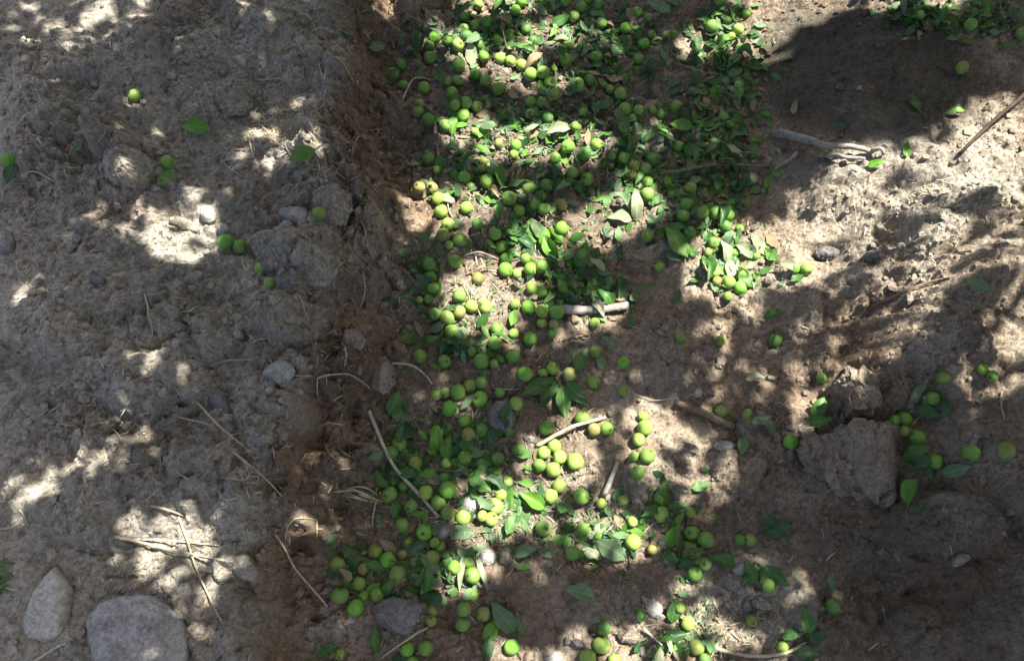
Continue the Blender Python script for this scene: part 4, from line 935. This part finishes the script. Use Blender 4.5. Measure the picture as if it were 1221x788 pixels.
# sprig: one twig carrying a fan of leaves
def sprig(x, y, leaves, label, c='g'):
    g0 = ground(x, y, .008); root = bpy.data.objects.new('leaf_sprig', None); col.objects.link(root); root.location = g0; tag(root, label, 'sprig')
    e = ground(x + leaves[0][0] * .1, y - 14); co, fs = tube(catmull([e + Vector((0, 0, .012)), g0 + Vector((0, 0, .012)), g0 + Vector((0, -.01, .008))], 3), [.0018] * 7, 6)
    link('twig', tri_mesh('twig', local(co, g0), fs, [M['twig']]), root)
    for dx, dy, ln, an, shp in leaves:
        p = ground(x + dx, y + dy, .004); l = ln * px_size(p); o = link('leaf', get_leaf(shp, c), root)
        o.matrix_world = Matrix.Identity(4); o.matrix_basis = Matrix.Translation(Vector((p.x, p.y, max(leaf_z(p, l), surf(p.x, p.y)) + .009)) - g0) @ leaf_matrix(p, an, -.12, random.uniform(-.2, .2)) @ Matrix.Scale(l / LEN, 4)
sprig(666, 454, [(-26, 10, 42, 205, 0), (-12, 16, 36, 235, 1), (6, 26, 40, 272, 0), (22, 16, 40, 312, 2), (-18, 2, 30, 190, 4)], 'rosette of five green leaves spread flat around a twig end', 'g')
sprig(1098, 560, [(-12, -6, 30, 170, 1), (6, 0, 26, 300, 4)], 'pair of leaves on a twig between the clod and a fruit', 'd')
sprig(895, 690, [(-2, -8, 28, 110, 1), (14, -6, 26, 60, 0)], 'two upright leaves on a twig behind the fruit on grey soil', 'g')

# leaves strewn through the furrow
ZONES = [(590, 40, 100, 46, 26), (720, 60, 80, 55, 22), (862, 70, 46, 70, 22), (850, 170, 56, 60, 26), (640, 150, 110, 46, 22), (560, 205, 66, 46, 12), (640, 225, 60, 30, 8), (820, 240, 60, 40, 14),
 (694, 335, 56, 40, 22), (620, 280, 50, 26, 7), (508, 335, 26, 50, 7), (560, 410, 50, 25, 6), (872, 308, 46, 30, 10), (560, 535, 70, 50, 9), (485, 560, 36, 70, 7), (605, 600, 70, 40, 8), (495, 690, 60, 50, 8),
 (720, 640, 46, 25, 6), (418, 680, 30, 25, 3), (795, 615, 40, 36, 5), (1165, 22, 56, 20, 12), (1090, 20, 26, 14, 5), (750, 190, 36, 60, 14), (800, 770, 50, 14, 4), (820, 660, 24, 30, 4)]
pts = []
g = np.random.default_rng(77)
for cx, cy, rx, ry, n in ZONES:
    k = 0; tries = 0
    while k < n * 0.72 and tries < 400:
        tries += 1; a, q = g.uniform(0, 6.28), math.sqrt(g.random()); x, y = cx + rx * q * math.cos(a), cy + ry * q * math.sin(a)
        if not (4 < x < 1217 and 3 < y < 785): continue
        if min([math.hypot(x - b[0], y - b[1]) for b in pts + HL]) < 11: continue
        if min(math.hypot(x - b[0], y - b[1]) for b in FPX) < 7.5: continue
        pts.append((x, y)); k += 1
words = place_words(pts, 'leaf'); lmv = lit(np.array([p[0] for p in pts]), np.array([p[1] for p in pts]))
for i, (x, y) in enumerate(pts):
    c = g.choice(list('gdbpwt'), p=[.40, .28, .10, .12, .03, .07] if lmv[i] < .6 else [.26, .08, .14, .24, .20, .08])  # light put into colour: leaves inside light patches draw paler materials
    size = g.choice(['small ', '', 'broad '], p=[.3, .5, .2]); ln = {'small ': 18, '': 25, 'broad ': 31}[size] * g.uniform(.92, 1.08) * (0.86 + 0.2 * y / 788)
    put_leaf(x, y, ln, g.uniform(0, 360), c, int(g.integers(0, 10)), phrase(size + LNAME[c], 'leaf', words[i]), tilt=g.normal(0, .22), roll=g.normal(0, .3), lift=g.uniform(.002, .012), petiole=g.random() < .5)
NLEAF = len(pts) + len(HL)

# ------------------------------------------------------------------ sticks, twigs, roots and straws
def stick(name, label, pts, r0, r1, mat, lift=0.0, jit=0.12, m=5, sides=7, side=None, group=None, cat=None):
    p = laid(pts, [max(r0, r1)] * 3, lift, m); n = len(p); co, fs = tube(p, np.linspace(r0, r1, n), sides, jit, len(label))
    o = link(name, tri_mesh(name, local(co, p[0]), fs, [mat])); o.location = p[0]
    for s in side or []:
        q = laid(s, [r1] * 3, lift * .5, m); co, fs = tube(q, np.linspace(r1 * 1.1, r1 * .6, len(q)), sides, jit, 3)
        link('side_twig', tri_mesh('side_twig', local(co, p[0]), fs, [mat]), o)
    return tag(o, label, cat or name.split('_')[-1], group)
stick('twig', 'long bent brown twig leaning along the foot of the bank', [(440, 490), (456, 528), (474, 562), (500, 590), (523, 616)], .0036, .003, M['palestick'], .012)
stick('stick', 'white peeled stick in sun lying across the fruit', [(640, 532), (668, 519), (695, 508), (722, 498)], .0042, .0028, M['straw'], .016)
stick('stick', 'thick grey stick lying under leaves in the middle of the furrow', [(664, 370), (690, 372), (716, 370), (748, 366)], .0105, .008, M['palebark'], .0)
stick('dead_branch', 'forked grey dead branch at the lower edge of the dark soil', [(922, 164), (948, 177), (970, 186), (990, 188), (1036, 183)], .010, .005, M['palebark'], .03, side=[[(975, 188), (1000, 194), (1030, 191)], [(950, 184), (938, 198), (920, 205)], [(1036, 183), (1052, 186)]], cat='branch')
stick('twig', 'long thin grey stem running through leaves to the dead branch', [(776, 210), (820, 208), (866, 202), (915, 200)], .003, .003, M['twig'], .018)
stick('twig', 'second thin stem just above the long grey stem', [(862, 188), (890, 189), (912, 188)], .002, .002, M['twig'], .015)
stick('stick', 'short thick bark stick lying on bare soil near sunlit ground', [(806, 482), (828, 491), (850, 501), (872, 510)], .0062, .0075, M['twig'], .003)
stick('stick', 'pale stub of stick standing in the furrow beside a fruit', [(720, 590), (728, 572), (736, 552)], .0055, .004, M['palestick'], .01)
stick('twig', 'bowed pale twig curving along the lower edge', [(842, 768), (866, 777), (900, 782), (935, 778), (962, 764)], .0032, .0024, M['straw'], .012)
stick('root', 'thin pale root sticking out of the orange-brown knob', [(458, 437), (470, 438), (492, 440), (506, 449), (516, 459)], .0024, .0014, M['palestick'], .02)
stick('root', 'curved root looping over the bank face', [(378, 474), (381, 460), (398, 452), (422, 450), (443, 464)], .0016, .0012, M['palestick'], .012)
stick('twig', 'dark slender twig slanting across the sunny bank in the top corner', [(1142, 186), (1170, 160), (1200, 134), (1240, 98)], .0036, .0045, M['dark'], .03)  # follows a shadow line; that shade is painted in by its material
stick('twig', 'thin brown stem standing among fruit near the top edge', [(600, 20), (599, 44), (606, 66)], .0016, .0012, M['twig'], .03)
stick('twig', 'fine dark twig on bare soil beside the lone fruits', [(746, 452), (756, 438), (775, 424)], .0018, .0012, M['twig'], .006)
stick('twig', 'short thin twig below the fruit pile in the furrow', [(762, 574), (778, 580), (796, 586)], .0018, .0012, M['twig'], .006)
stick('twig', 'dry crooked twig below the three-cornered stone', [(766, 748), (780, 762), (797, 776)], .0024, .0018, M['palestick'], .008)
stick('root', 'pale crooked root between fruits at the upper bank', [(480, 118), (491, 107), (497, 98), (514, 97)], .0022, .0016, M['palestick'], .012)
stick('twig', 'thin reddish twig on the bank near the topmost fruits', [(498, 40), (505, 33), (512, 25)], .0022, .0016, M['twig'], .008)
stick('twig', 'short curled twig under a sunlit fruit in the upper furrow', [(556, 328), (575, 322), (596, 322)], .0018, .0014, M['twig'], .01)
stick('twig', 'thin forked twig in shade among fruits in the upper furrow', [(552, 306), (570, 304), (594, 310)], .0018, .0014, M['palestick'], .012, side=[[(566, 304), (570, 318)]])
stick('twig', 'dark twig lying below the upright bright leaves', [(512, 558), (536, 562), (566, 564)], .0018, .0012, M['twig'], .008)
stick('twig', 'curved brown twig above a leaf near the lone fruits', [(672, 406), (688, 402), (702, 401)], .003, .002, M['twig'], .008)
stick('twig', 'short slim twig lying in front of the sunlit fruit heap', [(662, 502), (676, 514)], .0016, .0012, M['twig'], .01)
stick('twig', 'bare pale root curling from the sunny bank top', [(1036, 368), (1070, 352), (1104, 340), (1136, 330)], .003, .002, M['twig'], .006)
stick('straw', 'thick pale straw lying across sunlit soil above the round stone', [(130, 639), (165, 646), (205, 656), (268, 668)], .0026, .0016, M['straw'], .006, side=[[(150, 644), (200, 645), (262, 650)], [(180, 652), (220, 662), (252, 664)]], group='straws on the ridge')
stick('straw', 'long thin straw crossing the thick straw and running downward', [(214, 616), (226, 645), (240, 680), (255, 715), (268, 746)], .0018, .0012, M['straw'], .01, group='straws on the ridge')
stick('straw', 'short straw above the crossed straws', [(181, 603), (200, 608), (220, 615)], .002, .0016, M['straw'], .008, group='straws on the ridge')
stick('straw', 'straight straw slanting down the bank face to the fruit', [(328, 636), (346, 660), (372, 697), (396, 727)], .002, .0014, M['straw'], .008, side=[[(340, 645), (346, 628), (360, 618), (378, 620)]], group='straws on the ridge')
stick('straw', 'long straw slanting down beside the bluish stone', [(234, 478), (262, 508), (296, 536)], .0018, .0014, M['straw'], .008, side=[[(212, 497), (245, 506), (262, 514)]], group='straws on the ridge')
stick('straw', 'split straw below the long slanting straw', [(280, 540), (312, 566), (337, 592)], .0018, .0012, M['straw'], .008, side=[[(282, 542), (298, 560), (292, 574), (262, 569)]], group='straws on the ridge')
stick('straw', 'frayed tuft of pale straw on the bank face', [(398, 586), (424, 586), (452, 597)], .0022, .0018, M['straw'], .012, side=[[(406, 590), (430, 596), (452, 599)], [(412, 584), (436, 582), (450, 590)], [(449, 597), (446, 612), (444, 628)], [(428, 589), (446, 596), (460, 598)]], group='straws on the ridge')
stick('straw', 'straw reaching from the lower edge to a small olive fruit', [(452, 786), (480, 767), (514, 746)], .0018, .0016, M['straw'], .014, group='straws in the furrow')
stick('straw', 'straw lying beside the round stone at the lower edge', [(42, 788), (68, 775), (92, 765)], .0022, .0014, M['straw'], .006, group='straws on the ridge')
MINOR = """
0 631 26 622|24 607 36 628|0 94 18 100|26 212 66 218|248 438 302 429|350 448 373 449|412 414 411 441|292 294 328 276|293 305 296 331|395 262 406 288|358 354 366 378|398 302 408 329|362 18 378 40|372 38 398 42
350 46 366 70|380 76 398 104|308 96 346 98|400 68 422 98|138 38 134 62|118 172 135 152|172 350 182 402|214 368 228 352|216 372 242 362|20 318 36 336|136 512 146 524|108 512 126 504|46 474 58 468|58 492 74 482
1193 468 1196 502|936 240 938 262|300 410 318 404|420 186 428 164|330 205 342 196|296 160 302 188|318 150 336 158|262 190 290 212|340 172 352 190|430 262 434 300|432 320 428 372|386 524 400 548|404 534 418 544|270 520 290 515|100 584 106 604|212 560 226 572
118 560 130 548|8 700 26 704|700 494 712 486|588 464 622 463|470 572 500 580|868 746 884 742|1034 776 1046 766|985 668 996 658|938 672 946 662|846 330 838 312|905 322 930 324|540 262 534 242|500 300 494 286|756 470 800 476|30 140 20 166|45 165 60 182|268 30 262 60|240 62 262 74
"""
MI = [list(map(float, q.split())) for ln in MINOR.strip().splitlines() for q in ln.split('|')]
mid = [((a + c) / 2, (b + d) / 2) for a, b, c, d in MI]; words = place_words(mid, 'straw')
for i, (a, b, c, d) in enumerate(MI):
    L_ = math.hypot(c - a, d - b); nx_, ny_ = -(d - b) / L_, (c - a) / L_; k = random.uniform(-.14, .14) * L_
    ln = 'short' if L_ < 24 else 'thin'
    stick('straw', phrase(ln + ' dry', 'straw', words[i]), [(a, b), ((a + c) / 2 + nx_ * k, (b + d) / 2 + ny_ * k), (c, d)], random.uniform(.0011, .0019), .0009, M['straw'] if random.random() < .6 else M['palestick'], .004, m=4, sides=6, group='scattered straws')

# ------------------------------------------------------------------ what nobody could count
def ray_many(px, py):
    x, y = plane_at(px, py, 0.05)
    for _ in range(4):
        z = Hs(x, y); x, y = plane_at(px, py, z)
    return x, y, Hs(x, y)
ICO = bmesh.new(); bmesh.ops.create_icosphere(ICO, subdivisions=1, radius=1); IV = np.array([v.co[:] for v in ICO.verts]); IF = np.array([[v.index for v in f.verts] for f in ICO.faces]); ICO.free()
g = np.random.default_rng(5)
n = 90000
cx, cy = g.uniform(-1.45, 1.45, n), g.uniform(-0.28, 1.75, n)
ii = ((cx - FX[0]) / STEP).astype(int); jj = ((cy - FY[0]) / STEP).astype(int)
clump = np.clip(0.5 + 0.9 * fbm(cx, cy, 6, 3, 90), 0.05, 1.5)
keep = g.random(n) < np.clip(rz[jj, ii] * clump, .03, 1); cx, cy, ii, jj = cx[keep], cy[keep], ii[keep], jj[keep]; n = len(cx)
rr = np.minimum(0.0013 * (1 - g.random(n)) ** -0.52, 0.009)
V = IV[None] * (1 + g.normal(0, .2, (n, len(IV), 1))) * (rr[:, None, None] * g.uniform(.65, 1.25, (n, 1, 3)))
V = V + np.stack([cx, cy, Hs(cx, cy) + rr * 0.25], -1)[:, None]
F = (IF[None] + (np.arange(n) * len(IV))[:, None, None]).reshape(-1, 3)
me = tri_mesh('soil_crumbs', V.reshape(-1, 3), F, [M['crumb']], False)
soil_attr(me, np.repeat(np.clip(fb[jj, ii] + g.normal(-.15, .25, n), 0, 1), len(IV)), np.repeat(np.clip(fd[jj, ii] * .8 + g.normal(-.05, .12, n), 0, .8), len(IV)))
tag(link('soil_crumbs', me), 'loose crumbs of dry soil scattered over the ground', kind='stuff')

# leaf scraps between the fruits
def scatter_px(zones, n, g):
    w_ = np.array([z[4] for z in zones], float); w_ /= w_.sum(); k = g.choice(len(zones), n, p=w_); z = np.array([q[:4] for q in zones], float)[k]
    a, q = g.uniform(0, 6.28, n), np.abs(g.normal(0, .72, n))
    return z[:, 0] + z[:, 2] * q * np.cos(a), z[:, 1] + z[:, 3] * q * np.sin(a)
def strips(px, py, ln, wd, yaw, g, lift, bend=.25, tilt=.3):
    x, y, z = ray_many(px, py); n = len(x); ti = g.normal(0, tilt, n)
    d = np.stack([np.cos(yaw) * np.cos(ti), np.sin(yaw) * np.cos(ti), np.sin(ti)], -1); s = np.stack([-np.sin(yaw), np.cos(yaw), g.normal(0, .35, n)], -1)
    c = np.stack([x, y, z + lift + np.abs(np.sin(ti)) * ln * .35], -1); up = np.array([0, 0, 1.0]); b = g.normal(0, bend, n)[:, None] * ln[:, None] * up
    rows = []
    for t, k in ((-.5, .12), (-.2, .9), (.15, 1.0), (.5, .08)):
        q = c + d * (ln * t)[:, None] - b * (2 * t) ** 2 * .5
        rows += [q + s * (wd * k / 2)[:, None], q - s * (wd * k / 2)[:, None]]
    V = np.stack(rows, 1); i = np.arange(n)[:, None] * 8
    return V.reshape(-1, 3), np.concatenate([i + np.array([[a, a + 1, a + 3, a + 2]]) for a in (0, 2, 4)], 0)
n = 3600; px, py = scatter_px([z for z in ZONES], n, g); ok = (px > 2) & (px < 1219) & (py > -20) & (py < 790); px, py = px[ok], py[ok]; n = len(px)
ln = g.uniform(.011, .04, n); V, F = strips(px, py, ln, ln * g.uniform(.3, .55, n), g.uniform(0, 6.28, n), g, g.uniform(.001, .007, n))
mi = np.tile(g.choice(5, n, p=[.36, .3, .08, .16, .10]), 3)
tag(link('leaf_litter', tri_mesh('leaf_litter', V, F, [LM['g'], LM['d'], LM['b'], LM['p'], LM['t']], True, mi)), 'small torn leaf scraps strewn between the fruit', kind='stuff')
n = 4500; px, py = scatter_px([(z[0], z[1], z[2] * 1.1, z[3] * 1.1, z[4]) for z in ZONES] + [(600, 620, 130, 60, 30), (560, 360, 60, 40, 14), (700, 630, 70, 40, 20), (600, 180, 80, 30, 10), (830, 750, 60, 40, 14)], n, g)
ok = (px > 420) & (px < 1215) & (py > -20) & (py < 792); px, py = px[ok], py[ok]; n = len(px)
ln = g.uniform(.005, .017, n); V, F = strips(px, py, ln, ln * g.uniform(.15, .5, n), g.uniform(0, 6.28, n), g, g.uniform(.0005, .006, n), .3, .4)
mi = np.tile(g.choice(5, n, p=[.22, .26, .22, .14, .16]), 3)
tag(link('shredded_litter', tri_mesh('shredded_litter', V, F, [LM['d'], LM['p'], LM['w'], LM['t'], M['twig']], True, mi)), 'fine shredded leaf bits and dry crumbs of leaf on the furrow floor', kind='stuff')
# chaff and dead grass
SZN = [(330, 150, 100, 56, 80), (340, 60, 70, 60, 20), (40, 100, 60, 90, 18), (60, 230, 70, 40, 12), (380, 240, 60, 80, 14), (120, 480, 150, 150, 16), (300, 560, 90, 120, 10), (560, 350, 70, 40, 16), (600, 610, 100, 40, 18),
       (880, 310, 70, 30, 12), (720, 640, 80, 40, 16), (830, 750, 70, 40, 12), (640, 180, 90, 40, 12), (650, 250, 160, 240, 40), (530, 600, 120, 160, 30), (1090, 240, 150, 80, 10), (1000, 500, 200, 200, 12), (400, 350, 60, 300, 20)]
n = 3800; px, py = scatter_px(SZN, n, g)
ln = g.uniform(.008, .034, n); V, F = strips(px, py, ln, g.uniform(.0007, .0019, n), g.uniform(0, 6.28, n), g, g.uniform(.0005, .005, n), .12, .22)
mi = np.tile(g.choice(3, n, p=[.5, .3, .2]), 3)
tag(link('chaff', tri_mesh('chaff', V, F, [M['straw'], M['palestick'], M['twig']], True, mi)), 'fine chaff and dead grass bits on the soil', kind='stuff')
# tuft of green grass at the edge
gt = ground(6, 694); co = []; fs = []
for k in range(26):
    a = random.uniform(0, 6.28); b = gt + Vector((random.gauss(0, .012), random.gauss(0, .012), 0)); b.z = float(Hs(b.x, b.y)); h = random.uniform(.015, .035)
    t = b + Vector((math.cos(a) * h, math.sin(a) * h, h * .7)); m_ = b.lerp(t, .5) + Vector((0, 0, h * .18)); s = Vector((-math.sin(a), math.cos(a), 0)) * .0011; i = len(co)
    co += [tuple(b + s), tuple(b - s), tuple(m_ - s), tuple(m_ + s), tuple(t), tuple(t + s * .1)]; fs += [(i, i + 1, i + 2, i + 3), (i + 3, i + 2, i + 4, i + 5)]
o = link('grass_tuft', tri_mesh('grass_tuft', local(co, gt), fs, [M['grass']])); o.location = gt; tag(o, 'small tuft of green grass above the pointed stone', 'grass')
print('fruits', len(FR), 'leaves', NLEAF, 'crownleaves', len(f1) // 2)
scene.render.engine = 'CYCLES'
